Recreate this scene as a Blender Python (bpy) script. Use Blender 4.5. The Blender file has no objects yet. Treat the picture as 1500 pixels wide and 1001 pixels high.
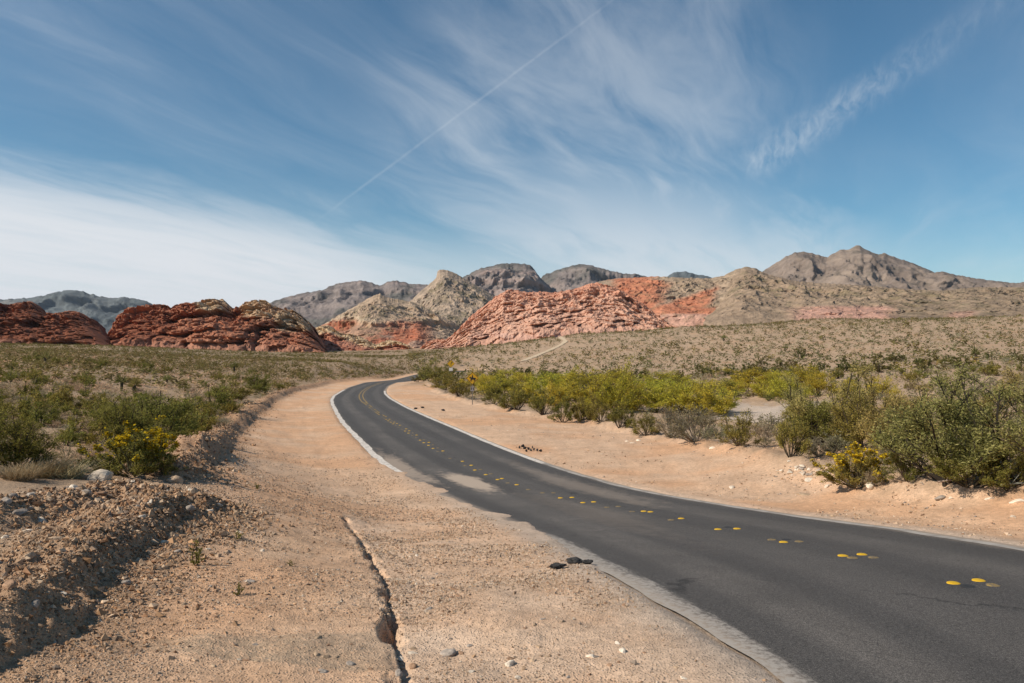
import bpy, math, random
import numpy as np

# ------------------------------------------------------------------ camera, world, sun, exposure
F, CX, CY = 1167.0, 750.0, 500.5          # focal length and centre in photo pixels (1500 wide)
CZ = 2.7                                  # eye height over the near road
SUN_ELEV, SUN_AZ = math.radians(40), math.radians(-108)   # azimuth from +Y (view), negative = left
scene = bpy.context.scene
COL = scene.collection

cam_d = bpy.data.cameras.new('camera')
cam_d.sensor_width = 36.0
cam_d.lens = F / 1500 * 36.0
cam_d.clip_start, cam_d.clip_end = 0.1, 40000
cam = bpy.data.objects.new('camera', cam_d)
cam.location = (0, 0, CZ)
cam.rotation_euler = (math.radians(90), 0, 0)
COL.objects.link(cam)
scene.camera = cam

scene.view_settings.view_transform = 'Standard'
scene.view_settings.look = 'None'
scene.view_settings.gamma = 1.0
scene.view_settings.use_curve_mapping = False
scene.view_settings.exposure = 0.42

scene.render.engine = 'CYCLES'
scene.cycles.max_bounces = 6
scene.cycles.diffuse_bounces = 3
scene.cycles.transmission_bounces = 3
scene.cycles.use_denoising = True

sun_d = bpy.data.lights.new('sun', 'SUN')
sun_d.energy = 3.9
sun_d.angle = math.radians(0.53)
sun_d.color = (1.0, 0.90, 0.77)
sun = bpy.data.objects.new('sun', sun_d)
sv = np.array([math.sin(SUN_AZ) * math.cos(SUN_ELEV), math.cos(SUN_AZ) * math.cos(SUN_ELEV), math.sin(SUN_ELEV)])
from mathutils import Vector
sun.rotation_euler = Vector(sv).to_track_quat('Z', 'Y').to_euler()
sun.location = (-60, -20, 60)
COL.objects.link(sun)


class NT:
    """small helper to write node trees as expressions"""
    def __init__(self, tree):
        self.t = tree
    def node(self, typ, ins=None, **props):
        n = self.t.nodes.new(typ)
        for k, v in props.items():
            setattr(n, k, v)
        for k, v in (ins or {}).items():
            s = n.inputs[k]
            if isinstance(v, bpy.types.NodeSocket):
                self.t.links.new(v, s)
            else:
                s.default_value = v
        return n
    def m(self, op, a, b=0.0, c=0.0, clamp=False):
        return self.node('ShaderNodeMath', {0: a, 1: b, 2: c}, operation=op, use_clamp=clamp).outputs[0]
    def vm(self, op, a, b=(0, 0, 0), out=0):
        return self.node('ShaderNodeVectorMath', {0: a, 1: b}, operation=op).outputs[out]
    def dot(self, a, b):
        return self.node('ShaderNodeVectorMath', {0: a, 1: b}, operation='DOT_PRODUCT').outputs['Value']
    def step(self, v, a, b, lo=0.0, hi=1.0):
        return self.node('ShaderNodeMapRange', {'Value': v, 'From Min': a, 'From Max': b, 'To Min': lo, 'To Max': hi},
                         interpolation_type='SMOOTHSTEP').outputs[0]
    def noise(self, vec, scale, detail=4.0, rough=0.55, dist=0.0):
        return self.node('ShaderNodeTexNoise', {'Vector': vec, 'Scale': scale, 'Detail': detail, 'Roughness': rough,
                                                'Distortion': dist}).outputs[0]
    def mix(self, fac, a, b, blend='MIX'):
        n = self.t.nodes.new('ShaderNodeMix')
        n.data_type = 'RGBA'
        n.blend_type = blend
        for idx, v in ((0, fac), (6, a), (7, b)):
            if isinstance(v, bpy.types.NodeSocket):
                self.t.links.new(v, n.inputs[idx])
            else:
                n.inputs[idx].default_value = v
        return n.outputs[2]
    def comb(self, x, y, z):
        return self.node('ShaderNodeCombineXYZ', {0: x, 1: y, 2: z}).outputs[0]


def pix_dir(px, py):
    v = np.array([(px - CX) / F, 1.0, (CY - py) / F])
    return v / np.linalg.norm(v)


def build_world():
    w = bpy.data.worlds.new('World')
    scene.world = w
    w.use_nodes = True
    t = w.node_tree
    t.nodes.clear()
    n = NT(t)
    sky = n.node('ShaderNodeTexSky', sky_type='NISHITA', sun_disc=False, sun_elevation=SUN_ELEV,
                 sun_rotation=SUN_AZ % (2 * math.pi), altitude=1200.0, air_density=1.0, dust_density=0.6, ozone_density=2.0)
    tc = n.node('ShaderNodeTexCoord')
    d = tc.outputs['Generated']
    sep = n.node('ShaderNodeSeparateXYZ', {0: d})
    dx, dy, dz = sep.outputs
    up = n.m('ADD', n.m('MAXIMUM', dz, 0.0), 0.10)
    # a high sheet of cirrus: direction projected on a flat layer, streaks converging right of the view
    qx, qy = n.m('DIVIDE', dx, up), n.m('DIVIDE', dy, up)
    az = math.radians(24)
    along = n.m('ADD', n.m('MULTIPLY', qx, math.sin(az)), n.m('MULTIPLY', qy, math.cos(az)))
    across = n.m('SUBTRACT', n.m('MULTIPLY', qx, math.cos(az)), n.m('MULTIPLY', qy, math.sin(az)))
    warp = n.noise(n.comb(n.m('MULTIPLY', along, 0.5), across, 3.0), 0.8, 3.0)
    ac2 = n.m('ADD', across, n.m('MULTIPLY', warp, 0.9))
    fine = n.noise(n.comb(n.m('MULTIPLY', along, 0.42), n.m('MULTIPLY', ac2, 1.9), 0.0), 1.6, 9.0, 0.62, 0.4)
    broad = n.noise(n.comb(n.m('MULTIPLY', along, 0.30), ac2, 7.0), 0.75, 4.0, 0.5)
    veil = n.m('MULTIPLY', n.step(broad, 0.36, 0.68), n.step(fine, 0.18, 0.88))
    veil = n.m('MULTIPLY', veil, 0.27)
    wisp = n.m('MULTIPLY', n.m('MULTIPLY', n.step(fine, 0.52, 0.80), n.step(broad, 0.40, 0.62)), 0.12)
    cl = n.m('ADD', veil, wisp)

    def plane(a, b):            # signed height of a direction over the great circle through two directions
        nn = np.cross(pix_dir(*b), pix_dir(*a))
        nn /= np.linalg.norm(nn)
        if nn[2] < 0:
            nn = -nn
        return n.dot(d, tuple(nn))
    # low bank of thicker cirrus on the left, its upper edge running down to the right
    e = plane((0, 268), (700, 392))
    e = n.m('ADD', e, n.m('MULTIPLY', n.m('SUBTRACT', fine, 0.5), 0.10))
    bank = n.step(e, 0.050, -0.035)
    sidef = n.step(n.m('DIVIDE', dx, n.m('MAXIMUM', dy, 0.05)), 0.16, -0.30)
    front = n.step(dy, -0.2, 0.3)
    bank = n.m('MULTIPLY', n.m('MULTIPLY', bank, n.m('MULTIPLY', sidef, front)), n.step(fine, 0.10, 0.62, 0.62, 1.0))
    # thinner low bank over the right mountains
    e2 = plane((860, 300), (1500, 395))
    e2 = n.m('ADD', e2, n.m('MULTIPLY', n.m('SUBTRACT', fine, 0.5), 0.22))
    tx = n.m('DIVIDE', dx, n.m('MAXIMUM', dy, 0.05))
    band = n.m('MULTIPLY', n.step(e2, 0.05, -0.05), n.m('MULTIPLY', n.step(tx, -0.12, 0.16), n.step(tx, 0.52, 0.36)))
    band = n.m('MULTIPLY', n.m('MULTIPLY', band, front), n.step(fine, 0.22, 0.75, 0.42, 0.74))
    # veil patch high in the middle
    cen = pix_dir(870, 170)
    pm = n.step(n.dot(d, tuple(cen)), 0.955, 0.995)
    patch = n.m('MULTIPLY', n.m('MULTIPLY', pm, n.step(fine, 0.30, 0.72)), 0.34)
    # whitening towards the horizon
    hz = n.m('MULTIPLY', n.step(dz, 0.15, 0.0), 0.42)

    def line(a, b, width, fa, fb, jit=0.0):
        p = plane(a, b)
        if jit:
            p = n.m('ADD', p, n.m('MULTIPLY', n.m('SUBTRACT', n.noise(d, 26.0, 2.0), 0.5), jit))
        lat = n.step(n.m('ABSOLUTE', p), width, 0.0)
        pa, pb = pix_dir(*a), pix_dir(*b)
        axis = pb - pa
        L = np.linalg.norm(axis)
        axis = axis / L
        pos = n.m('DIVIDE', n.m('SUBTRACT', n.dot(d, tuple(axis)), float(np.dot(axis, pa))), float(L))
        ends = n.m('MULTIPLY', n.step(pos, -fa, fa), n.step(pos, 1 + fb, 1 - fb))
        return n.m('MULTIPLY', n.m('MULTIPLY', lat, ends), front), pos
    c1, pos1 = line((485, 308), (905, -5), 0.0026, 0.10, 0.35, 0.003)
    c1 = n.m('MULTIPLY', c1, n.step(n.noise(d, 60.0, 3.0), 0.25, 0.6, 0.04, 0.13))
    c2, pos2 = line((1100, 246), (1500, -20), 0.030, 0.06, 0.6, 0.012)
    rib = n.noise(n.comb(n.m('MULTIPLY', dx, 90.0), n.m('MULTIPLY', dz, 45.0), 0.0), 1.0, 4.0, 0.65, 0.6)
    c2 = n.m('MULTIPLY', n.m('MULTIPLY', c2, n.step(rib, 0.25, 0.85)), n.step(pos2, 0.0, 1.0, 0.46, 0.16))
    total = n.m('MAXIMUM', cl, bank)
    one = n.m('SUBTRACT', 1.0, total)
    for layer in (band, patch, hz, c1, c2):
        one = n.m('MULTIPLY', one, n.m('SUBTRACT', 1.0, layer))
    cov = n.m('SUBTRACT', 1.0, one, clamp=True)
    base = n.mix(1.0, sky.outputs[0], (0.66, 1.01, 1.06, 1), 'MULTIPLY')
    bg1 = n.node('ShaderNodeBackground', {'Color': base, 'Strength': SKY_STRENGTH})
    bg2 = n.node('ShaderNodeBackground', {'Color': (0.455, 0.475, 0.50, 1), 'Strength': CLOUD_STRENGTH})
    ms = n.node('ShaderNodeMixShader', {0: cov, 1: bg1.outputs[0], 2: bg2.outputs[0]})
    n.node('ShaderNodeOutputWorld', {0: ms.outputs[0]})


SKY_STRENGTH, CLOUD_STRENGTH = 0.066, 1.24
build_world()

rng = np.random.default_rng(7)
random.seed(7)


# ------------------------------------------------------------------ numpy helpers
def hsh(ix, iy, iz, seed):
    h = (ix.astype(np.int64) * 374761393 + iy.astype(np.int64) * 668265263 + iz.astype(np.int64) * 2147483647
         + seed * 1274126177) & 0xFFFFFFFF
    h = ((h ^ (h >> 13)) * 1274126177) & 0xFFFFFFFF
    h = ((h ^ (h >> 16)) * 2246822519) & 0xFFFFFFFF
    h = h ^ (h >> 15)
    return (h & 0xFFFFFF).astype(np.float32) / 16777215.0


def vnoise(x, y, z=None, seed=0):
    x, y = np.asarray(x, float), np.asarray(y, float)
    xi, yi = np.floor(x), np.floor(y)
    fx, fy = x - xi, y - yi
    sx, sy = fx * fx * fx * (fx * (fx * 6 - 15) + 10), fy * fy * fy * (fy * (fy * 6 - 15) + 10)
    if z is None:
        zz = np.zeros_like(xi)
        a = hsh(xi, yi, zz, seed); b = hsh(xi + 1, yi, zz, seed)
        c = hsh(xi, yi + 1, zz, seed); d = hsh(xi + 1, yi + 1, zz, seed)
        return (a + (b - a) * sx) * (1 - sy) + (c + (d - c) * sx) * sy
    z = np.asarray(z, float)
    zi = np.floor(z); fz = z - zi
    sz = fz * fz * (3 - 2 * fz)
    r = []
    for k in (0, 1):
        a = hsh(xi, yi, zi + k, seed); b = hsh(xi + 1, yi, zi + k, seed)
        c = hsh(xi, yi + 1, zi + k, seed); d = hsh(xi + 1, yi + 1, zi + k, seed)
        r.append((a + (b - a) * sx) * (1 - sy) + (c + (d - c) * sx) * sy)
    return r[0] * (1 - sz) + r[1] * sz


def fbm(x, y, z=None, octv=4, seed=0, gain=0.5):
    s, a, tot = 0.0, 1.0, 0.0
    f = 1.0
    for k in range(octv):
        s = s + a * vnoise(x * f + 17.3 * k, y * f - 9.1 * k, None if z is None else z * f + 3.7 * k, seed + k)
        tot += a
        a *= gain
        f *= 2.03
    return s / tot


def ridged(x, y, z=None, octv=4, seed=0, gain=0.5):
    s, a, tot, f = 0.0, 1.0, 0.0, 1.0
    for k in range(octv):
        v = 1 - np.abs(2 * vnoise(x * f + 5.3 * k, y * f + 2.1 * k, None if z is None else z * f + 7.7 * k, seed + k) - 1)
        s = s + a * v * v
        tot += a
        a *= gain
        f *= 2.1
    return s / tot


def worley(x, y, z, seed=0):
    xi, yi, zi = np.floor(x), np.floor(y), np.floor(z)
    best = np.full(np.shape(x), 9.0)
    val = np.zeros(np.shape(x))
    for i in (-1, 0, 1):
        for j in (-1, 0, 1):
            for k in (-1, 0, 1):
                cx, cy, cz = xi + i, yi + j, zi + k
                d = (cx + hsh(cx, cy, cz, seed) - x) ** 2 + (cy + hsh(cx, cy, cz, seed + 1) - y) ** 2 \
                    + (cz + hsh(cx, cy, cz, seed + 2) - z) ** 2
                m = d < best
                best = np.where(m, d, best)
                val = np.where(m, hsh(cx, cy, cz, seed + 3), val)
    return np.sqrt(best), val


def sstep(v, a, b):
    t = np.clip((v - a) / (b - a), 0, 1)
    return t * t * (3 - 2 * t)


def lerp(a, b, t):
    return a + (b - a) * t


def mixc(c0, c1, t):
    return np.asarray(c0) * (1 - t[..., None]) + np.asarray(c1) * t[..., None]


def set_prop(o, label=None, cat=None, group=None, kind=None):
    if label: o['label'] = label
    if cat: o['category'] = cat
    if group: o['group'] = group
    if kind: o['kind'] = kind
    return o


def make_mesh(name, V, Fc, mat=None, col=None, smooth=False, uv=None):
    V = np.ascontiguousarray(V, dtype=np.float32)
    Fc = np.ascontiguousarray(Fc, dtype=np.int32)
    me = bpy.data.meshes.new(name)
    me.vertices.add(len(V))
    me.vertices.foreach_set('co', V.ravel())
    k = Fc.shape[1]
    me.loops.add(Fc.size)
    me.polygons.add(len(Fc))
    me.polygons.foreach_set('loop_start', np.arange(0, Fc.size, k, dtype=np.int32))
    me.polygons.foreach_set('vertices', Fc.ravel())
    me.polygons.foreach_set('use_smooth', np.full(len(Fc), bool(smooth)))
    me.update(calc_edges=True)
    if col is not None:
        c = np.ones((len(V), 4), np.float32)
        c[:, :3] = col
        at = me.color_attributes.new('Col', 'FLOAT_COLOR', 'POINT')
        at.data.foreach_set('color', c.ravel())
    if uv is not None:
        l = me.uv_layers.new(name='UVMap')
        l.data.foreach_set('uv', np.ascontiguousarray(uv[Fc.ravel()], dtype=np.float32).ravel())
    if mat is not None:
        me.materials.append(mat)
    return me


def link(name, data, parent=None, loc=None):
    o = bpy.data.objects.new(name, data)
    COL.objects.link(o)
    if parent is not None:
        o.parent = parent
    if loc is not None:
        o.location = loc
    return o


def grid_faces(nr, nc, wrap=False):
    i = np.arange(nr - 1)[:, None]
    j = np.arange(nc if wrap else nc - 1)[None, :]
    j2 = (j + 1) % nc
    return np.stack([i * nc + j, i * nc + j2, (i + 1) * nc + j2, (i + 1) * nc + j], -1).reshape(-1, 4)


# ------------------------------------------------------------------ materials
def new_mat(name):
    m = bpy.data.materials.new(name)
    m.use_nodes = True
    m.node_tree.nodes.clear()
    return m, NT(m.node_tree)


def finish(n, bsdf):
    n.node('ShaderNodeOutputMaterial', {0: bsdf})


def mat_ground():
    m, n = new_mat('desert_soil')
    col = n.node('ShaderNodeAttribute', attribute_name='Col').outputs['Color']
    pos = n.node('ShaderNodeNewGeometry').outputs['Position']
    g1 = n.noise(pos, 55.0, 3.0, 0.7)
    g2 = n.noise(pos, 9.0, 5.0, 0.6)
    g3 = n.noise(pos, 0.9, 5.0, 0.6)
    vo = n.node('ShaderNodeTexVoronoi', {'Vector': pos, 'Scale': 34.0, 'Randomness': 1.0})
    grain = n.step(vo.outputs['Distance'], 0.10, 0.42)
    v = n.m('ADD', n.m('MULTIPLY', g1, 0.42), n.m('ADD', n.m('MULTIPLY', g2, 0.40), n.m('MULTIPLY', g3, 0.26)))
    f = n.step(v, 0.34, 0.74, 0.66, 1.30)
    c = n.mix(1.0, col, n.comb(f, f, f), 'MULTIPLY')
    # scattered grit: each cell takes its own tint
    csep = n.node('ShaderNodeSeparateColor', {0: vo.outputs['Color']})
    pick = n.m('MULTIPLY', n.step(csep.outputs[0], 0.70, 0.74), n.m('SUBTRACT', 1.0, grain))
    tint = n.mix(csep.outputs[1], (0.20, 0.15, 0.115, 1), (0.62, 0.53, 0.44, 1))
    c = n.mix(n.m('MULTIPLY', pick, 0.75), c, tint)
    h = n.m('ADD', n.m('MULTIPLY', g2, 0.7), n.m('ADD', n.m('MULTIPLY', g1, 0.35), n.m('MULTIPLY', grain, -0.30)))
    b = n.node('ShaderNodeBump', {'Strength': 0.9, 'Distance': 0.045, 'Height': h})
    p = n.node('ShaderNodeBsdfPrincipled', {'Base Color': c, 'Roughness': 0.95, 'Specular IOR Level': 0.15, 'Normal': b.outputs[0]})
    finish(n, p.outputs[0])
    return m


def mat_rock(name, scale, bump, dist, lo=0.72, hi=1.28):
    m, n = new_mat(name)
    col = n.node('ShaderNodeAttribute', attribute_name='Col').outputs['Color']
    pos = n.node('ShaderNodeNewGeometry').outputs['Position']
    g1 = n.noise(pos, scale, 6.0, 0.65)
    g2 = n.noise(pos, scale * 5.0, 4.0, 0.65)
    v = n.m('ADD', n.m('MULTIPLY', g1, 0.55), n.m('MULTIPLY', g2, 0.45))
    f = n.step(v, 0.32, 0.68, lo, hi)
    c = n.mix(1.0, col, n.comb(f, f, f), 'MULTIPLY')
    b = n.node('ShaderNodeBump', {'Strength': bump, 'Distance': dist, 'Height': v})
    p = n.node('ShaderNodeBsdfPrincipled', {'Base Color': c, 'Roughness': 0.92, 'Specular IOR Level': 0.15, 'Normal': b.outputs[0]})
    finish(n, p.outputs[0])
    return m


def mat_plant():
    m, n = new_mat('plant_tissue')
    col = n.node('ShaderNodeAttribute', attribute_name='Col').outputs['Color']
    rnd = n.node('ShaderNodeObjectInfo').outputs['Random']
    f = n.m('ADD', n.m('MULTIPLY', rnd, 0.36), 0.82)
    g = n.m('ADD', n.m('MULTIPLY', n.m('FRACT', n.m('MULTIPLY', rnd, 7.31)), 0.26), 0.87)
    c = n.mix(1.0, col, n.comb(n.m('MULTIPLY', f, g), f, n.m('MULTIPLY', f, 0.95)), 'MULTIPLY')
    d = n.node('ShaderNodeBsdfDiffuse', {'Color': c})
    tr = n.node('ShaderNodeBsdfTranslucent', {'Color': c})
    ms = n.node('ShaderNodeMixShader', {0: 0.36, 1: d.outputs[0], 2: tr.outputs[0]})
    finish(n, ms.outputs[0])
    return m


def mat_stone():
    m, n = new_mat('limestone')
    col = n.node('ShaderNodeAttribute', attribute_name='Col').outputs['Color']
    tc = n.node('ShaderNodeTexCoord').outputs['Object']
    rnd = n.node('ShaderNodeObjectInfo').outputs['Random']
    g = n.noise(tc, 3.0, 6.0, 0.7)
    f = n.step(g, 0.3, 0.7, 0.72, 1.25)
    f2 = n.m('ADD', n.m('MULTIPLY', rnd, 0.45), 0.75)
    c = n.mix(1.0, col, n.comb(f, f, f), 'MULTIPLY')
    c = n.mix(1.0, c, n.comb(f2, f2, f2), 'MULTIPLY')
    b = n.node('ShaderNodeBump', {'Strength': 0.6, 'Distance': 0.02, 'Height': g})
    p = n.node('ShaderNodeBsdfPrincipled', {'Base Color': c, 'Roughness': 0.9, 'Specular IOR Level': 0.2, 'Normal': b.outputs[0]})
    finish(n, p.outputs[0])
    return m


def mat_asphalt():
    m, n = new_mat('old_asphalt')
    uv = n.node('ShaderNodeTexCoord').outputs['UV']           # x = metres across (left -3.1 .. right 3.1), y = metres along
    pos = n.node('ShaderNodeNewGeometry').outputs['Position']
    s = n.node('ShaderNodeSeparateXYZ', {0: uv})
    tx, sy = s.outputs[0], s.outputs[1]
    wob = n.noise(n.comb(n.m('MULTIPLY', tx, 0.6), n.m('MULTIPLY', sy, 0.05), 0.0), 1.0, 3.0)
    streak = n.noise(n.comb(n.m('MULTIPLY', tx, 2.2), n.m('MULTIPLY', sy, 0.10), 4.0), 1.0, 6.0, 0.6)
    grain = n.noise(pos, 95.0, 2.0, 0.8)
    grain2 = n.noise(pos, 260.0, 1.0, 0.8)
    grain3 = n.noise(pos, 34.0, 3.0, 0.8)
    blot = n.noise(pos, 0.55, 6.0, 0.62)
    txw = n.m('ADD', tx, n.m('MULTIPLY', n.m('SUBTRACT', wob, 0.5), 0.9))

    def bandm(c, w):
        return n.step(n.m('ABSOLUTE', n.m('SUBTRACT', txw, c)), w, w * 0.25)
    dark = n.m('MAXIMUM', n.m('MAXIMUM', bandm(-2.45, 0.55), bandm(-0.75, 0.60)), n.m('MAXIMUM', bandm(0.95, 0.55), bandm(2.55, 0.60)))
    pale = n.m('MAXIMUM', bandm(-1.6, 0.55), n.m('MULTIPLY', bandm(1.75, 0.45), 0.6))
    c = n.mix(n.m('MULTIPLY', dark, 0.50), (0.088, 0.080, 0.073, 1), (0.058, 0.054, 0.051, 1))
    c = n.mix(n.m('MULTIPLY', pale, n.step(blot, 0.34, 0.70, 0.15, 0.75)), c, (0.132, 0.118, 0.105, 1))
    f = n.m('ADD', n.m('MULTIPLY', streak, 0.5), n.m('ADD', n.m('MULTIPLY', blot, 0.35), 0.56))
    c = n.mix(1.0, c, n.comb(f, f, f), 'MULTIPLY')
    gr = n.step(n.m('ADD', n.m('MULTIPLY', grain, 0.6), n.m('MULTIPLY', grain2, 0.4)), 0.38, 0.64, 0.34, 1.80)
    gr = n.m('MULTIPLY', gr, n.step(grain3, 0.32, 0.68, 0.72, 1.30))
    c = n.mix(1.0, c, n.comb(gr, gr, gr), 'MULTIPLY')
    # chips of pale aggregate
    chip = n.node('ShaderNodeTexVoronoi', {'Vector': pos, 'Scale': 75.0})
    chs = n.node('ShaderNodeSeparateColor', {0: chip.outputs['Color']})
    c = n.mix(n.m('MULTIPLY', n.step(chs.outputs[0], 0.90, 0.92), n.step(chip.outputs['Distance'], 0.42, 0.25, 0.0, 0.55)), c, (0.26, 0.235, 0.21, 1))
    # dust swept on to the pavement: stains with a shape of their own
    dn = n.noise(n.comb(n.m('MULTIPLY', tx, 1.3), n.m('MULTIPLY', sy, 0.22), 9.0), 1.0, 6.0, 0.65)
    dn2 = n.noise(pos, 3.0, 5.0, 0.7)
    dn = n.m('ADD', n.m('MULTIPLY', dn, 0.6), n.m('MULTIPLY', dn2, 0.4))

    def spot(t0, s0, rt, rs, a, b):
        e = n.m('SQRT', n.m('ADD', n.m('POWER', n.m('DIVIDE', n.m('SUBTRACT', tx, t0), rt), 2.0),
                            n.m('POWER', n.m('DIVIDE', n.m('SUBTRACT', sy, s0), rs), 2.0)))
        e = n.m('ADD', e, n.m('MULTIPLY', n.m('SUBTRACT', dn, 0.5), 3.2))
        return n.step(e, a, b)
    dust = n.m('MULTIPLY', spot(-1.35, DUST_S[0], 0.60, 3.2, 1.10, 0.45), 0.95)
    dust = n.m('MAXIMUM', dust, n.m('MULTIPLY', spot(-2.7, DUST_S[0] + 5.0, 0.65, 5.5, 1.1, 0.5), 0.65))
    dust = n.m('MAXIMUM', dust, n.m('MULTIPLY', spot(1.7, DUST_S[0] - 2.0, 0.75, 7.0, 1.1, 0.3), 0.26))
    dust = n.m('MAXIMUM', dust, n.m('MULTIPLY', spot(-0.5, DUST_S[0] - 8.0, 0.9, 7.0, 1.1, 0.2), 0.14))
    side = n.m('MULTIPLY', n.step(n.m('ADD', n.m('ABSOLUTE', tx), n.m('MULTIPLY', dn, 0.7)), 3.05, 3.52), 0.75)
    dust = n.m('MAXIMUM', dust, side)
    c = n.mix(dust, c, (0.42, 0.335, 0.26, 1))
    # worn edge paint: ragged, mostly gone
    er = n.noise(n.comb(n.m('MULTIPLY', tx, 6.0), n.m('MULTIPLY', sy, 0.9), 2.0), 1.0, 6.0, 0.7)
    er2 = n.noise(pos, 14.0, 4.0, 0.75)
    ex = n.m('ADD', tx, n.m('MULTIPLY', n.m('SUBTRACT', er, 0.5), 0.62))
    el = n.m('MULTIPLY', n.m('MULTIPLY', n.step(ex, -2.72, -2.86), n.step(sy, EDGE_S + 0.8, EDGE_S - 1.0)), n.step(er2, 0.36, 0.58, 0.05, 1.0))
    c = n.mix(n.m('MULTIPLY', el, 0.85), c, (0.37, 0.335, 0.295, 1))
    # cracks
    cv = n.node('ShaderNodeTexVoronoi', {'Vector': n.comb(n.m('ADD', n.m('MULTIPLY', tx, 0.30), n.m('MULTIPLY', n.noise(pos, 1.6, 4.0), 0.45)), n.m('MULTIPLY', sy, 0.085), 0.0), 'Scale': 1.0}, feature='DISTANCE_TO_EDGE')
    crack = n.m('MULTIPLY', n.step(cv.outputs['Distance'], 0.0045, 0.001), n.step(blot, 0.50, 0.62, 0.0, 0.6))
    c = n.mix(crack, c, (0.018, 0.017, 0.016, 1))
    b = n.node('ShaderNodeBump', {'Strength': 0.5, 'Distance': 0.008, 'Height': n.m('ADD', grain, n.m('MULTIPLY', crack, -1.5))})
    p = n.node('ShaderNodeBsdfPrincipled', {'Base Color': c, 'Roughness': 0.82, 'Specular IOR Level': 0.25, 'Normal': b.outputs[0]})
    finish(n, p.outputs[0])
    return m


def mat_paint(name, colour, under, lo, hi, scale=5.0):
    m, n = new_mat(name)
    pos = n.node('ShaderNodeNewGeometry').outputs['Position']
    g = n.noise(pos, scale, 7.0, 0.72)
    g2 = n.noise(pos, 70.0, 2.0, 0.7)
    v = n.m('ADD', n.m('MULTIPLY', g, 0.75), n.m('MULTIPLY', g2, 0.25))
    c = n.mix(n.step(v, lo, hi), colour + (1,), under + (1,))
    f = n.step(g2, 0.3, 0.7, 0.86, 1.1)
    c = n.mix(1.0, c, n.comb(f, f, f), 'MULTIPLY')
    p = n.node('ShaderNodeBsdfPrincipled', {'Base Color': c, 'Roughness': 0.75, 'Specular IOR Level': 0.3})
    finish(n, p.outputs[0])
    return m


def mat_simple(name, colour, rough=0.6, metal=0.0, var=0.15, scale=20.0, bump=0.0):
    m, n = new_mat(name)
    tc = n.node('ShaderNodeTexCoord').outputs['Object']
    g = n.noise(tc, scale, 5.0, 0.65)
    f = n.step(g, 0.3, 0.7, 1 - var, 1 + var)
    c = n.mix(1.0, colour + (1,), n.comb(f, f, f), 'MULTIPLY')
    ins = {'Base Color': c, 'Roughness': rough, 'Metallic': metal}
    if bump:
        ins['Normal'] = n.node('ShaderNodeBump', {'Strength': bump, 'Distance': 0.02, 'Height': g}).outputs[0]
    p = n.node('ShaderNodeBsdfPrincipled', ins)
    finish(n, p.outputs[0])
    return m


# ------------------------------------------------------------------ road centre line
L_PX = [(1180, 1001), (1060, 930), (960, 880), (880, 835), (822, 800), (760, 772), (690, 745), (640, 722), (600, 702), (574, 692),
        (556, 678), (538, 660), (516, 637), (500, 620), (490, 603), (485, 592), (484, 586), (488, 580), (498, 574), (510, 568),
        (534, 560.5), (558, 558.5), (578, 556.5), (590, 553.5), (606, 549.5)]
L_H = [2.70, 3.0, 3.3, 3.7, 4.1, 4.4, 4.65, 4.8, 4.85, 4.85, 4.9, 4.97, 5.07, 5.18, 5.45, 5.68, 5.85, 6.15, 6.65, 7.1, 7.6, 8.0, 8.3, 8.6, 8.9]
R_PX = np.array([(1700, 822), (1500, 795), (1400, 784), (1250, 765), (1100, 745), (1000, 730), (930, 717), (880, 703), (830, 688),
                 (780, 671), (740, 656), (700, 640), (672, 628), (630, 611), (598, 597), (574, 584), (566, 577), (565, 571),
                 (570, 565), (580, 561), (598, 558), (619, 553)], float)


def resample(P, step):
    P = np.asarray(P, float)
    d = np.r_[0, np.cumsum(np.linalg.norm(np.diff(P, axis=0), axis=1))]
    s = np.arange(0, d[-1], step)
    return np.stack([np.interp(s, d, P[:, k]) for k in range(P.shape[1])], 1)


def smooth_line(P, sig):
    n = int(sig * 4)
    k = np.exp(-0.5 * (np.arange(-n, n + 1) / sig) ** 2)
    k /= k.sum()
    out = []
    for c in range(P.shape[1]):
        a = P[:, c]
        pad = np.r_[2 * a[0] - a[n:0:-1], a, 2 * a[-1] - a[-2:-n - 2:-1]]
        out.append(np.convolve(pad, k, 'valid'))
    return np.stack(out, 1)


HALF = 3.1
def road_line():
    Rd = np.concatenate([np.linspace(a, b, 40, endpoint=False) for a, b in zip(R_PX[:-1], R_PX[1:])])
    rp = np.c_[(Rd[:, 0] - CX) / (Rd[:, 1] - CY), F / (Rd[:, 1] - CY)]
    lp = np.array([((x - CX) / (y - CY), F / (y - CY)) for x, y in L_PX])
    pts = []
    l3 = lp * np.array(L_H)[:, None]
    for i, h in enumerate(L_H):
        if i <= 18:
            j = np.hypot(*(rp - lp[i]).T).argmin()
            c = (lp[i] + rp[j]) / 2 * h
        else:
            t = l3[min(i + 1, len(l3) - 1)] - l3[i - 1]
            t = t / np.linalg.norm(t)
            c = l3[i] + np.array([t[1], -t[0]]) * HALF
        pts.append((c[0], c[1], CZ - h))
    pts = np.array(pts)
    d0 = pts[0] - pts[2]
    d0 /= np.linalg.norm(d0[:2])
    d0[2] = 0.03
    head = [pts[0] + d0 * k for k in (45, 30, 15, 6)]
    d1 = pts[-1] - pts[-3]
    d1 /= np.linalg.norm(d1[:2])
    tail, p, a = [], pts[-1].copy(), math.atan2(d1[1], d1[0])
    for k in range(5):
        a -= math.radians(5.0)
        p = p + np.array([math.cos(a) * 8, math.sin(a) * 8, -0.05])
        tail.append(p.copy())
    P = np.vstack([head, pts, tail])
    P = resample(P, 0.5)
    return smooth_line(P, 5.0)


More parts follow.
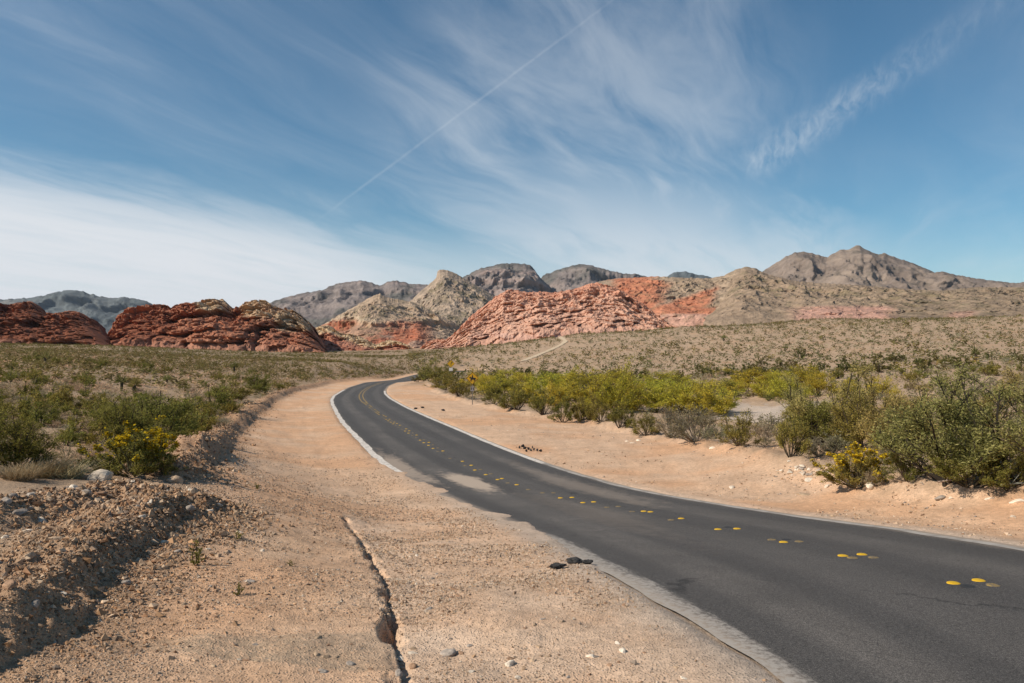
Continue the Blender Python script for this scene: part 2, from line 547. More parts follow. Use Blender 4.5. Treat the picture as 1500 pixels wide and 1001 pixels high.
ROAD = road_line()
RT = np.gradient(ROAD[:, :2], axis=0)
RT /= np.linalg.norm(RT, axis=1)[:, None]
RS = np.r_[0, np.cumsum(np.linalg.norm(np.diff(ROAD[:, :2], axis=0), axis=1))]
RN = np.stack([RT[:, 1], -RT[:, 0]], 1)          # points to the right of travel (away from the camera)


def measure_halves():
    """half widths of the pavement along the road, from the measured edges"""
    hs = np.maximum(CZ - ROAD[:, 2], 1.0)
    out = []
    for P, sg in ((np.array(L_PX, float), -1), (R_PX, 1)):
        D = np.concatenate([np.linspace(a, b, 30, endpoint=False) for a, b in zip(P[:-1], P[1:])])
        ss, ll = [], []
        base = np.c_[(D[:, 0] - CX) / (D[:, 1] - CY), F / (D[:, 1] - CY)]
        for q in base:
            # find the station whose height makes the point lie abreast of it
            pts = q[None] * hs[:, None]
            along = ((pts - ROAD[:, :2]) * RT).sum(1)
            lat = ((pts - ROAD[:, :2]) * RN).sum(1)
            ok = (np.abs(along) < 1.2) & (np.sign(lat) == sg) & (np.abs(lat) < 6)
            if ok.any():
                j = np.where(ok, np.abs(along), 99).argmin()
                ss.append(RS[j]); ll.append(abs(lat[j]))
        ss, ll = np.array(ss), np.array(ll)
        o = np.argsort(ss)
        v = np.interp(RS, ss[o], ll[o])
        k = np.exp(-0.5 * (np.arange(-12, 13) / 4.0) ** 2)
        v = np.convolve(np.pad(v, 12, 'edge'), k / k.sum(), 'valid')
        far = RS > np.interp(150, ROAD[:, 1], RS)
        out.append(np.clip(np.where(far, HALF, v), 1.9, 4.2))
    return out


HL, HR = measure_halves()


def lat_in(lat, s):
    """true lateral distance -> nominal one (pavement edges always at -HALF and +HALF)"""
    hl, hr = np.interp(s, RS, HL), np.interp(s, RS, HR)
    h = np.where(lat < 0, hl, hr)
    a = np.abs(lat)
    return np.sign(lat) * np.where(a < h, a * HALF / h, a - h + HALF)


def lat_out(lat, s):
    h = np.where(lat < 0, np.interp(s, RS, HL), np.interp(s, RS, HR))
    a = np.abs(lat)
    return np.sign(lat) * np.where(a < HALF, a * h / HALF, a - HALF + h)


def road_coord(X, Y):
    """station index, signed lateral offset (right +), road height; offset = 99 when far away"""
    shp = np.shape(X)
    x, y = np.ravel(X).astype(float), np.ravel(Y).astype(float)
    lat = np.full(x.shape, 99.0)
    zz = np.zeros(x.shape)
    ss = np.zeros(x.shape)
    near = (y < ROAD[:, 1].max() + 40) & (y > ROAD[:, 1].min() - 40) & (x > ROAD[:, 0].min() - 40) & (x < ROAD[:, 0].max() + 40)
    idx = np.nonzero(near)[0]
    C = ROAD[::3, :2].astype(np.float32)
    for a in range(0, len(idx), 40000):
        ii = idx[a:a + 40000]
        p = np.c_[x[ii], y[ii]].astype(np.float32)
        d2 = (p ** 2).sum(1)[:, None] - 2 * p @ C.T + (C ** 2).sum(1)[None]
        j = np.clip(d2.argmin(1) * 3, 0, len(ROAD) - 1)
        for _ in range(2):
            dp = np.c_[x[ii], y[ii]] - ROAD[j, :2]
            t = (dp * RT[j]).sum(1)
            j = np.clip(j + np.round(t / 0.5).astype(int), 0, len(ROAD) - 1)
        dp = np.c_[x[ii], y[ii]] - ROAD[j, :2]
        t = (dp * RT[j]).sum(1)
        l = (dp * RN[j]).sum(1)
        far = np.abs(t) > 2.0
        lat[ii] = np.where(far, np.sign(l) * np.hypot(t, l), l)
        ss[ii] = RS[j] + np.clip(t, -.5, .5)
        zz[ii] = np.interp(ss[ii], RS, ROAD[:, 2])
    lat = np.where(np.abs(lat) < 60, lat_in(lat, ss), lat)
    return ss.reshape(shp), lat.reshape(shp), zz.reshape(shp)


# ------------------------------------------------------------------ base terrain from control points (photo x, photo y, drop below eye or depth)
CTRL_H = [(0, 1001, 2.5), (300, 1001, 2.55), (600, 1001, 2.62), (1000, 1001, 2.68), (200, 850, 2.65), (400, 800, 2.8), (330, 742, 3.1),
          (480, 720, 3.8), (450, 680, 4.4), (420, 640, 4.8), (1500, 800, 2.62), (1500, 740, 2.75), (1400, 705, 2.95), (1250, 711, 3.35),
          (1157, 667, 4.0), (1085, 649, 4.5), (1000, 650, 4.9), (940, 636, 5.1), (850, 613, 5.4), (760, 601, 5.6), (692, 592, 5.75),
          (640, 575, 6.4), (1100, 610, 5.6), (790, 566, 6.6), (800, 546, 7.9), (900, 551, 7.0), (1150, 550, 5.5), (1450, 552, 4.0),
          (1500, 600, 3.4), (1300, 600, 4.4), (500, 530, 5.0), (300, 530, 4.9), (300, 560, 4.8), (300, 600, 4.4), (300, 650, 3.9),
          (0, 530, 3.1), (0, 560, 3.45), (0, 600, 3.4), (0, 650, 3.15), (0, 700, 2.8), (150, 700, 3.0), (420, 570, 6.1), (380, 596, 5.3),
          (340, 627, 4.7), (520, 552, 8.0), (150, 560, 4.0), (150, 600, 4.0), (-200, 600, 2.9), (-200, 700, 2.5), (-200, 850, 2.3),
          (1700, 700, 2.6), (1700, 600, 3.0)]
CTRL_Y = [(1500, 520, 180), (1500, 490, 300), (1500, 463, 450), (1200, 520, 230), (1200, 490, 330), (1200, 467, 480), (1000, 520, 260),
          (1000, 500, 350), (1000, 479, 460), (850, 530, 250), (850, 506, 350), (850, 489, 480), (650, 530, 260), (650, 516, 400),
          (590, 523, 430), (470, 519, 430), (300, 515, 400), (150, 507, 380), (0, 505, 360), (1750, 500, 200), (1750, 463, 430),
          (-250, 505, 300), (700, 508, 470)]


def build_rbf():
    pts = []
    for x, y, h in CTRL_H:
        Y = F * h / (y - CY)
        pts.append(((x - CX) / F, math.log(Y), CZ - h))
    for x, y, Y in CTRL_Y:
        pts.append(((x - CX) / F, math.log(Y), CZ + (CY - y) / F * Y))
        if Y >= 350:
            pts.append(((x - CX) / F, math.log(Y * 2.0), CZ + (CY - y) / F * Y))
    for p, nn in zip(ROAD[::14], RN[::14]):
        if p[1] < 4:
            continue
        for o in (-4.5, 4.5):
            q = p[:2] + nn * o
            if q[1] > 5 and abs(q[0] / q[1]) < 0.8:
                pts.append((q[0] / q[1], math.log(q[1]), p[2]))
    A = np.array(pts)
    A[:, 0] *= 2.2
    n = len(A)
    r = np.linalg.norm(A[:, None, :2] - A[None, :, :2], axis=2)
    K = r.copy()                                     # linear kernel, exact enough and free of overshoot
    K += np.eye(n) * -0.010
    Q = np.c_[np.ones(n), A[:, :2]]
    M = np.block([[K, Q], [Q.T, np.zeros((3, 3))]])
    w = np.linalg.solve(M, np.r_[A[:, 2], np.zeros(3)])
    return A[:, :2], w


RBF_P, RBF_W = build_rbf()


def base_height(X, Y):
    shp = np.shape(X)
    x, y = np.ravel(X).astype(float), np.ravel(Y).astype(float)
    rr = np.hypot(x, y)
    yy = np.maximum(y, 0.55 * rr)
    u = np.clip(x / np.maximum(yy, 1e-3), -0.9, 0.9) * 2.2
    v = np.log(np.clip(yy, 4.5, 950.0))
    out = np.empty(x.shape)
    for a in range(0, len(x), 60000):
        uu, vv = u[a:a + 60000], v[a:a + 60000]
        r = np.sqrt((uu[:, None] - RBF_P[None, :, 0]) ** 2 + (vv[:, None] - RBF_P[None, :, 1]) ** 2)
        out[a:a + 60000] = r @ RBF_W[:-3] + RBF_W[-3] + RBF_W[-2] * uu + RBF_W[-1] * vv
    return out.reshape(shp)


def poly_dist(X, Y, P):
    """distance, signed side (right of travel +) and arc length along a polyline"""
    best = np.full(np.shape(X), 1e9)
    side = np.zeros(np.shape(X))
    arc = np.zeros(np.shape(X))
    s0 = 0.0
    for a, b in zip(P[:-1], P[1:]):
        dx, dy = b[0] - a[0], b[1] - a[1]
        L = math.hypot(dx, dy)
        t = np.clip(((X - a[0]) * dx + (Y - a[1]) * dy) / (L * L), 0, 1)
        d = np.hypot(X - a[0] - t * dx, Y - a[1] - t * dy)
        m = d < best
        cr = (X - a[0]) * dy - (Y - a[1]) * dx
        best = np.where(m, d, best)
        side = np.where(m, np.sign(cr), side)
        arc = np.where(m, s0 + t * L, arc)
        s0 += L
    return best, side, arc


YS = np.exp(np.linspace(math.log(4.0), math.log(900.0), 1400))
def hit(px, py, fn, dz=0.0):
    """first point where the view ray of a photo pixel meets the ground (raised by dz)"""
    X = (px - CX) / F * YS
    Z = CZ + (CY - py) / F * YS
    g = fn(X, YS) + dz
    k = np.nonzero(Z <= g)[0]
    i = k[0] if len(k) else len(YS) - 1
    if i > 0 and len(k):
        a, b = Z[i - 1] - g[i - 1], g[i] - Z[i]
        t = a / max(a + b, 1e-9)
        y = YS[i - 1] + (YS[i] - YS[i - 1]) * t
    else:
        y = YS[i]
    return np.array([(px - CX) / F * y, y])


def graded(X, Y):
    """base ground with the road bed cut in"""
    z = base_height(X, Y)
    s, lat, rz = road_coord(X, Y)
    a = np.abs(lat)
    w = sstep(a, 10.0, 3.4)
    return lerp(z, rz - 0.012, w), s, lat, rz


def graded_z(X, Y):
    return graded(X, Y)[0]


def trace(pts, dz=0.0):
    return np.array([hit(x, y, graded_z, dz) for x, y in pts])


# left: two windrows of graded rubble beside the pull-off, and the long one running up to the bend
BERM_A = trace([(300, 722), (262, 727), (218, 738), (172, 758), (122, 790), (68, 830), (14, 874), (-70, 940)], 0.30)
BERM_B = trace([(285, 712), (240, 708), (195, 700), (150, 698), (80, 708), (0, 716), (-80, 724)], 0.38)
BERM_C = trace([(262, 672), (300, 646), (335, 620), (365, 598), (395, 580), (430, 566), (480, 556.5), (530, 552), (588, 546.5)], 0.45)
BANK_R = trace([(1640, 722), (1500, 706), (1400, 708), (1300, 700), (1230, 690), (1150, 672), (1080, 655), (1000, 643), (900, 622),
                (800, 606), (740, 598), (690, 588), (650, 576), (624, 557)], 0.15)
CRACK = trace([(505, 757), (515, 770), (525, 785), (533, 798), (539, 808), (551, 822), (560, 840), (564, 856), (565, 872), (569, 888),
               (574, 905), (572, 925), (577, 945), (581, 962), (590, 1001), (600, 1060)])
WASH = [trace([(1040, 612), (1100, 608), (1150, 600), (1190, 590)]), trace([(765, 563), (790, 570), (820, 578)]),
        trace([(1130, 616), (1090, 600), (1050, 590)])]
TRAIL = trace([(806, 491.5), (822, 495.5), (829, 500.5), (822, 505.5), (812, 510.5), (799, 516), (780, 524), (765, 530)])
PULL_EDGE = np.vstack([[-60, 4.0], [-9.0, 7.2], BERM_A[::-1][1:], BERM_C])       # left limit of the bare pull-off, going away


def relief(X, Y):
    z, s, lat, rz = graded(X, Y)
    a = np.abs(lat)
    off = sstep(a, 3.15, 4.2)
    r = np.hypot(X, Y)
    n1 = fbm(X * 0.35, Y * 0.35, None, 4, 11) - 0.5
    n2 = fbm(X * 2.2, Y * 2.2, None, 4, 23) - 0.5
    z = z + off * (n1 * 0.22 + n2 * 0.07)
    # dirt feathering over the pavement edges
    spill_l = sstep(s, S_A - 3, S_A + 5) * sstep(s, S_B + 6, S_B - 1)
    w = fbm(X * 0.9, Y * 0.9, None, 4, 31) - 0.5
    edge = np.where(lat < 0, 3.02 - 0.42 * spill_l, 3.06) + w * (0.18 + 0.9 * spill_l * (lat < 0))
    lip = sstep(a, edge, edge + 0.35)
    z = lerp(rz + 0.014 + 0.025 * (n2 + 0.3), z, sstep(a, 3.3, 5.2))
    z = lerp(rz - 0.05, z, lip)
    # swales and hummocks in the brush
    hum = sstep(a, 9, 16)
    z = z + hum * (fbm(X * 0.8, Y * 0.8, None, 3, 41) - 0.45) * 0.30 * sstep(r, 14, 30)
    # rubble windrows
    for P, H, wr, wl, seed in ((BERM_A, 0.29, 0.40, 1.3, 3), (BERM_B, 0.24, 0.8, 0.7, 5), (BERM_C, 0.34, 0.55, 1.2, 8)):
        d, sd, arc = poly_dist(X, Y, P)
        # BERM_A runs towards the camera, so its road side is the left of travel
        if P is BERM_A:
            sd = -sd
        if P is BERM_B:
            sd = -sd
        w_ = np.where(sd > 0, wr, wl)
        k = fbm(arc * 0.7, arc * 0 + seed, None, 3, seed)
        hh = H * (0.75 + 0.55 * k) * (sstep(arc, -0.3, 1.6) if P is BERM_A else 1.0)
        t = np.clip(1 - (d + (n2 * 0.45)) / w_, 0, 1)
        prof = t * (1 - 0.15 * t) / 0.85
        lump = (fbm(X * 4, Y * 4, None, 5, seed + 50, 0.62) - 0.5) * 0.22 * sstep(t, 0, 0.3)
        z = z + (hh * prof + lump) * off
    for (c, H, w_) in HEAPS:
        d = np.hypot(X - c[0], Y - c[1]) + n2 * 0.9
        z = z + H * sstep(d, w_, 0.1) * (0.7 + 1.0 * (fbm(X * 3, Y * 3, None, 5, 77, 0.62) - 0.3))
    # right bank at the foot of the brush
    d, sd, arc = poly_dist(X, Y, BANK_R)
    z = z + off * 0.24 * sstep(d + n2 * 0.8, 1.1, 0.0) * (0.2 + 1.5 * fbm(X * 1.6, Y * 1.6, None, 5, 61, 0.6))
    # rubble slope left of the near windrow
    # washed-out gully in the foreground
    near = r < 22
    if near.any():
        xx, yy = X[near], Y[near]
        jx = (fbm(xx * 2.6, yy * 2.6, None, 5, 91, 0.55) - 0.5) * 0.09
        d, sd, arc = poly_dist(xx + jx, yy + jx * 0.5, CRACK)
        d = d + (fbm(xx * 9, yy * 9, None, 3, 93, 0.6) - 0.5) * 0.16
        brk = fbm(arc * 2.6, arc * 0 + 2.0, None, 2, 97)
        wd = (0.034 + 0.026 * sstep(brk, 0.40, 0.75)) * sstep(arc, 0.0, 0.8)
        dep = 0.17 * sstep(brk, 0.34, 0.55) + 0.03
        wd = wd + 0.06 * sstep(arc, arc.max() - 3.4, arc.max() - 0.5)
        zz = z[near]
        zz = zz - dep * sstep(d, wd + 0.05, wd * 0.35)
        zz = zz - 0.07 * sstep(d, 1.3, 0.1) * (sd < 0) * sstep(arc, 0, 2)        # worn, lower side towards the road
        z = z.copy()
        z[near] = zz
    return z


def s_of(px, py, h):
    Y = F * h / (py - CY)
    s, l, _ = road_coord(np.array([(px - CX) / F * Y]), np.array([Y]))
    return float(s[0])


S_A, S_B = s_of(900, 835, 3.6), s_of(574, 692, 4.85)
DUST_S = [s_of(680, 712, 4.85)]
EDGE_S = s_of(822, 800, 4.1)
HEAPS = []
HEAPS = [(hit(278, 668, graded_z), 0.42, 2.2), (hit(318, 668, graded_z), 0.30, 1.3), (hit(300, 695, graded_z), 0.22, 1.0)]


def ground(x, y):
    return relief(np.atleast_1d(np.asarray(x, float)), np.atleast_1d(np.asarray(y, float)))


def ground_hit(px, py):
    p = hit(px, py, relief)
    return np.array([p[0], p[1], ground(*p)[0]])


def to_px(X, Y, Z):
    return CX + X / Y * F, CY - (Z - CZ) / Y * F


# ------------------------------------------------------------------ terrain sheet
M_GROUND = mat_ground()
def terrain_col(X, Y, Z, s, lat):
    a = np.abs(lat)
    r = np.hypot(X, Y)
    n1 = fbm(X * 0.25, Y * 0.25, None, 4, 101)
    n2 = fbm(X * 1.5, Y * 1.5, None, 4, 102)
    n3 = fbm(X * 0.06, Y * 0.06, None, 4, 103)
    plain = mixc((0.37, 0.255, 0.165), (0.47, 0.335, 0.225), n2)
    plain = mixc(plain, (0.44, 0.265, 0.15), sstep(n1, 0.5, 0.75) * 0.6)
    plain = mixc(plain, (0.36, 0.26, 0.175), sstep(n3, 0.5, 0.7) * 0.4 * sstep(r, 60, 140))
    sand = mixc((0.59, 0.38, 0.240), (0.65, 0.45, 0.305), n2)
    sand = mixc(sand, (0.62, 0.36, 0.205), sstep(n1, 0.42, 0.64) * 0.8)
    grav = mixc((0.53, 0.325, 0.196), (0.66, 0.445, 0.290), n2)
    grav = mixc(grav, (0.62, 0.365, 0.21), sstep(n1, 0.48, 0.70) * 0.65)
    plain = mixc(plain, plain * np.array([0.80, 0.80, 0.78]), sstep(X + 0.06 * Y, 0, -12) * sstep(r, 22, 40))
    d, sd, arc = poly_dist(X, Y, PULL_EDGE)
    pull = sstep(d * sd + (n2 - 0.5) * 1.6, -0.5, 0.6) * (lat < 0) * sstep(Y, 0, 3) * sstep(Y, 185, 165) * (lat > -45)
    d2, sd2, arc2 = poly_dist(X, Y, BANK_R[::-1])
    shoul = sstep(d2 * sd2 + (n2 - 0.5) * 1.6, -0.4, 0.9) * (lat > 0) * (a < 40) * sstep(Y, 150, 120)
    m = np.clip(np.maximum(pull, shoul), 0, 1)
    m = np.maximum(m, sstep(a, 7, 4.5))
    nearg = sstep(r + (n1 - 0.5) * 8, 21, 12)
    bare = mixc(sand, grav, nearg)
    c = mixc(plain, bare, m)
    # bleached ground between the gully and the road
    pale = sstep(lat, -7.5, -4.5) * (lat < -2.5) * sstep(s, S_B, S_A) * 0.55
    dC, sdC, _ = poly_dist(X, Y, CRACK)
    pale = np.maximum(pale, (sdC < 0) * sstep(dC, 2.4, 0.3) * 0.6 * (lat < -3))
    c = mixc(c, (0.63, 0.47, 0.345), np.clip(pale * (0.4 + n2), 0, 1))
    # grey crushed edge of the pavement
    c = mixc(c, (0.40, 0.345, 0.29), sstep(a, 3.9, 3.2) * sstep(r, 40, 10) * 0.7)
    # darker brown soil in rubble windrows
    for P in (BERM_A, BERM_B):
        d, sd, arc = poly_dist(X, Y, P)
        c = mixc(c, (0.40, 0.255, 0.155), sstep(d, 1.6, 0.4) * 0.85)
    d, sd, arc = poly_dist(X, Y, BERM_C)
    c = mixc(c, (0.41, 0.245, 0.145), sstep(d, 1.4, 0.3) * 0.8)
    # pale wash beds
    for P in WASH:
        d, sd, arc = poly_dist(X, Y, P)
        c = mixc(c, (0.54, 0.445, 0.36), sstep(d * (0.4 + 1.2 * n2), 3.2, 1.2) * 0.75)
    return np.clip(c, 0.02, 0.9)


def build_terrain():
    fr = np.linspace(-37, 37, 590)
    side = np.r_[np.linspace(37, 60, 20)[1:], np.linspace(60, 300, 40)[1:], np.linspace(300, 323, 21)[1:-1]]
    th = np.radians(np.r_[fr, side])
    rr = [2.0]
    while rr[-1] < 26:
        rr.append(rr[-1] * (1.012 if rr[-1] < 5 else 1.0066))
    while rr[-1] < 520:
        rr.append(rr[-1] * 1.022)
    while rr[-1] < 9000:
        rr.append(rr[-1] * 1.12)
    rr = np.array(rr)
    R, T = np.meshgrid(rr, th, indexing='ij')
    X, Y = R * np.sin(T), R * np.cos(T)
    Z = relief(X, Y)
    s, lat, rz = road_coord(X, Y)
    c = terrain_col(X, Y, Z, s, lat)
    nr, nc = X.shape
    V = np.c_[X.ravel(), Y.ravel(), Z.ravel()]
    Fc = grid_faces(nr, nc, wrap=True)[:, ::-1]
    # centre cap (quads with a doubled corner avoided: fan of quads over pairs of rim vertices)
    V = np.vstack([V, [0, 0, float(ground(0.0, 2.0)[0])]])
    cc = np.vstack([c.reshape(-1, 3), c.reshape(-1, 3)[:1]])
    k = np.arange(0, nc - 1, 2)
    cap = np.stack([np.full(len(k), len(V) - 1), k, k + 1, (k + 2) % nc], 1)[:, ::-1]
    me = make_mesh('ground', V, np.vstack([Fc, cap]), M_GROUND, cc, smooth=True)
    o = link('ground', me)
    set_prop(o, 'tan gravel and sand desert ground with scattered brush', None, None, 'structure')
    return o


build_terrain()


# ------------------------------------------------------------------ road, markings
def ribbon(name, s0, s1, lat0, lat1, dz, mat, step=0.5, ncross=2, jit=0.0, seed=1, parent=None, uvs=True):
    ss = np.arange(s0, s1, step)
    X = np.interp(ss, RS, ROAD[:, 0]); Y = np.interp(ss, RS, ROAD[:, 1]); Z = np.interp(ss, RS, ROAD[:, 2])
    NX = np.interp(ss, RS, RN[:, 0]); NY = np.interp(ss, RS, RN[:, 1])
    t = np.linspace(0, 1, ncross)
    l0 = lat0 + jit * (fbm(ss * 0.9, ss * 0 + seed, None, 4, seed) - 0.5)
    l1 = lat1 + jit * (fbm(ss * 0.9, ss * 0 + seed + 9, None, 4, seed + 3) - 0.5)
    Lt = l0[:, None] + (l1 - l0)[:, None] * t[None]
    Lo = lat_out(Lt, np.broadcast_to(ss[:, None], Lt.shape))
    V = np.stack([X[:, None] + NX[:, None] * Lo, Y[:, None] + NY[:, None] * Lo,
                  np.broadcast_to(Z[:, None] + dz, Lt.shape) - 0.0], -1).reshape(-1, 3)
    uv = np.stack([Lt, np.broadcast_to(ss[:, None], Lt.shape)], -1).reshape(-1, 2)
    me = make_mesh(name, V, grid_faces(len(ss), ncross), mat, None, True, uv)
    return link(name, me, parent)


M_ASPH = mat_asphalt()
road = ribbon('road', 0, RS[-1], -HALF - 0.06, HALF + 0.06, 0.0, M_ASPH, 0.25, 13, 0.16, 4)
set_prop(road, 'worn dark asphalt two lane road curving left into the desert', None, None, 'structure')
M_WHITE = mat_paint('worn_white_paint', (0.66, 0.60, 0.53), (0.24, 0.21, 0.18), 0.48, 0.64)
M_FADED = mat_paint('faded_white_paint', (0.40, 0.365, 0.325), (0.19, 0.17, 0.15), 0.42, 0.68, 2.0)
M_YELLINE = mat_paint('worn_yellow_paint', (0.34, 0.22, 0.07), (0.06, 0.055, 0.05), 0.46, 0.62)
S_NEAR = s_of(822, 800, 4.1)
ln = ribbon('edge_line', S_B - 0.3, s_of(500, 570, 6.7), -HALF - 0.03, -HALF + 0.27, 0.006, M_WHITE, 0.15, 3, 0.12, 12, road)
S_R0, S_R1 = s_of(740, 656, 4.95), s_of(566, 572, 6.6)
ribbon('edge_line', S_R0 - 6, S_R1, HALF - 0.30, HALF - 0.04, 0.006, M_WHITE, 0.25, 3, 0.05, 15, road)
ribbon('edge_line', S_R0 - 34, S_R0 - 5.5, HALF - 0.26, HALF - 0.08, 0.006, M_FADED, 0.25, 3, 0.14, 16, road)
S_C0, S_C1 = s_of(530, 590, 5.7), s_of(560, 559, 8.0)
for o_ in (-0.2, 0.2):
    ribbon('centre_line', S_C0, S_C1, o_ - 0.06, o_ + 0.06, 0.006, M_YELLINE, 0.5, 2, 0.03, 18, road)


def lathe(profile, n):
    a = np.linspace(0, 2 * math.pi, n, endpoint=False)
    V = np.concatenate([np.c_[r * np.cos(a), r * np.sin(a), np.full(n, z)] for r, z in profile])
    return V, grid_faces(len(profile), n, wrap=True)


M_DOT = mat_paint('yellow_ceramic', (0.60, 0.36, 0.015), (0.36, 0.21, 0.04), 0.52, 0.66, 24.0)
M_DOTW = mat_paint('scuffed_yellow_ceramic', (0.30, 0.20, 0.05), (0.13, 0.11, 0.09), 0.42, 0.56, 26.0)
M_TAR = mat_simple('marker_glue', (0.030, 0.028, 0.026), 0.7, 0, 0.4, 30.0)
prof = [(0.078, -0.004), (0.075, 0.005), (0.062, 0.012), (0.036, 0.016), (0.004, 0.0175)]
dv, df = lathe(prof, 18)
ME_DOT = make_mesh('pavement_marker', dv * np.array([1, 1, 0.8]), df, M_DOT, None, True)
ME_DOTW = make_mesh('worn_pavement_marker', dv * np.array([1, 1, 0.55]), df, M_DOTW, None, True)


def road_point(s, lat, dz=0.0):
    lat = float(lat_out(np.array(lat), s))
    return np.array([np.interp(s, RS, ROAD[:, 0]) + np.interp(s, RS, RN[:, 0]) * lat,
                     np.interp(s, RS, ROAD[:, 1]) + np.interp(s, RS, RN[:, 1]) * lat, np.interp(s, RS, ROAD[:, 2]) + dz])


NEAR_DOTS = [(1397, 855, 'y', 'bright yellow marker on the left of the nearest cluster on the road'), (1434, 851, 'y', 'bright yellow chipped marker at the back right of the nearest cluster'),
             (1455, 858, 'w', 'worn grey brown marker at the right end of the nearest cluster'), (1418, 860, '-', ''),
             (1235, 815, 'y', 'yellow marker on the left of the second nearest cluster'), (1263, 813, 'y', 'yellow marker at the back of the second nearest cluster'),
             (1249, 818, 'w', 'dull yellow marker in front in the second nearest cluster'), (1280, 817.5, 'w', 'worn grey marker at the right end of the second nearest cluster'),
             (1131, 791.5, 'w', 'broken pale marker at the left of the third nearest cluster'), (1148, 795, 'y', 'orange yellow marker in front in the third nearest cluster'),
             (1171, 794, 'w', 'brownish orange marker at the right of the third nearest cluster'), (1152, 791, '-', ''),
             (1052, 776, 'y', 'yellow marker on the left of the fourth nearest cluster'), (1080, 775.2, 'y', 'yellow marker on the right of the fourth nearest cluster'), (1067, 773, '-', ''),
             (983, 762, 'w', 'dull yellow marker on the left of the fifth nearest pair'), (998, 760.2, 'y', 'yellow marker on the right of the fifth nearest pair'),
             (943, 749.5, 'y', 'yellow marker at the back of the sixth nearest pair'), (953, 750.5, 'y', 'yellow marker in front of the sixth nearest pair'), (926, 750, 'w', 'faint worn marker beside the sixth nearest pair'),
             (889, 743.5, 'w', 'worn brown marker on the left of the seventh nearest pair'), (906, 742.5, 'w', 'worn brown marker on the right of the seventh nearest pair'),
             (854, 736.8, 'y', 'yellow marker on the left of the eighth nearest pair'), (870, 735.8, 'y', 'yellow marker on the right of the eighth nearest pair'),
             (821, 730, 'y', 'yellow marker on the left of the ninth nearest pair'), (838, 729.3, 'y', 'yellow marker on the right of the ninth nearest pair'),
             (795, 722.5, 'w', 'worn marker on the left of the tenth nearest pair'), (811, 722.3, 'w', 'worn marker on the right of the tenth nearest pair'),
             (774, 717.5, 'w', 'worn marker just before the dusty stretch of the centre row'), (757, 710.8, 'y', 'pale yellow marker at the head of the dusty stretch'), (744, 708, 'w', 'scuffed marker after the dusty stretch')]


def road_hit(px, py):
    Y = np.exp(np.linspace(math.log(5), math.log(120), 1500))
    X = (px - CX) / F * Y
    s, l, rz = road_coord(X, Y)
    k = np.nonzero((CZ + (CY - py) / F * Y <= rz) & (np.abs(l) < 8))[0]
    return float(s[k[0]]), float(l[k[0]])


def build_dots():
    scars = []

    def put(s_, l_, kind, lab, grp):
        if kind == '-':
            scars.append((s_, l_))
            return
        o = link('pavement_marker', ME_DOTW if kind == 'w' else ME_DOT)
        o.location = road_point(s_, l_, 0.002)
        o.rotation_euler = (0, 0, random.uniform(0, 6.28))
        set_prop(o, lab, 'road marker', grp)
    for px, py, kind, lab in NEAR_DOTS:
        s_, l_ = road_hit(px, py)
        put(s_, l_, kind, lab, 'road markers in the near clusters')
    sa, la = road_hit(733, 702.5)
    sb, lb = road_hit(690, 684)
    sc, lc = road_hit(606, 637)
    ss = sa
    S1 = S_C0 + 1
    while ss < S1:
        l0 = float(np.interp(ss, [sa, sb, sc, S_C0], [la, lb, lc, 0.0]))
        for dl in (-0.12, 0.12):
            kind = random.choice('yyyww-')
            put(ss + random.uniform(-.05, .05) + (0.10 if dl > 0 else 0), l0 + dl + random.uniform(-.02, .02), kind,
                ('scuffed brownish' if kind == 'w' else 'small yellow') + ' round marker in the double row leading into the bend',
                'scuffed road markers toward the bend' if kind == 'w' else 'yellow road markers toward the bend')
        ss += 1.22
    if scars:
        cv, cf = lathe([(0.085, 0.0), (0.05, 0.002), (0.004, 0.002)], 12)
        Vs, Fs = [], []
        for i, (a, b) in enumerate(scars):
            p = road_point(a, b, 0.006)
            Vs.append(cv * np.array([1, random.uniform(.7, 1.1), 1]) + p)
            Fs.append(cf + i * len(cv))
        sc_ = link('marker_scar', make_mesh('marker_scar', np.vstack(Vs), np.vstack(Fs), M_TAR), road)
        sc_['kind'] = 'stuff'


build_dots()

# dirt trail up the far slope
def drape(name, P, width, dz, mat, label):
    Q = smooth_line(resample(P, 2.0), 3.0)
    t = np.gradient(Q, axis=0)
    t /= np.linalg.norm(t, axis=1)[:, None]
    nn = np.stack([t[:, 1], -t[:, 0]], 1)
    off = np.linspace(-0.5, 0.5, 5)
    w = width * (0.7 + 0.6 * fbm(np.arange(len(Q)) * 0.12, np.zeros(len(Q)), None, 3, 5))
    XY = Q[:, None, :] + nn[:, None, :] * (off[None, :, None] * w[:, None, None])
    Z = relief(XY[..., 0], XY[..., 1]) + dz
    V = np.c_[XY.reshape(-1, 2), Z.ravel()]
    c = np.tile((0.56, 0.44, 0.30), (len(V), 1))
    o = link(name, make_mesh(name, V, grid_faces(len(Q), 5), mat, c, True))
    set_prop(o, label, None, None, 'structure')
    return o


drape('dirt_path', TRAIL, 2.3, 0.16, M_GROUND, 'pale dirt path climbing the brushy slope below the pink cliffs')


# ------------------------------------------------------------------ hills and mountains
def lin(px, pts):
    P = np.asarray(pts, float)
    return np.interp(px, P[:, 0], P[:, 1])


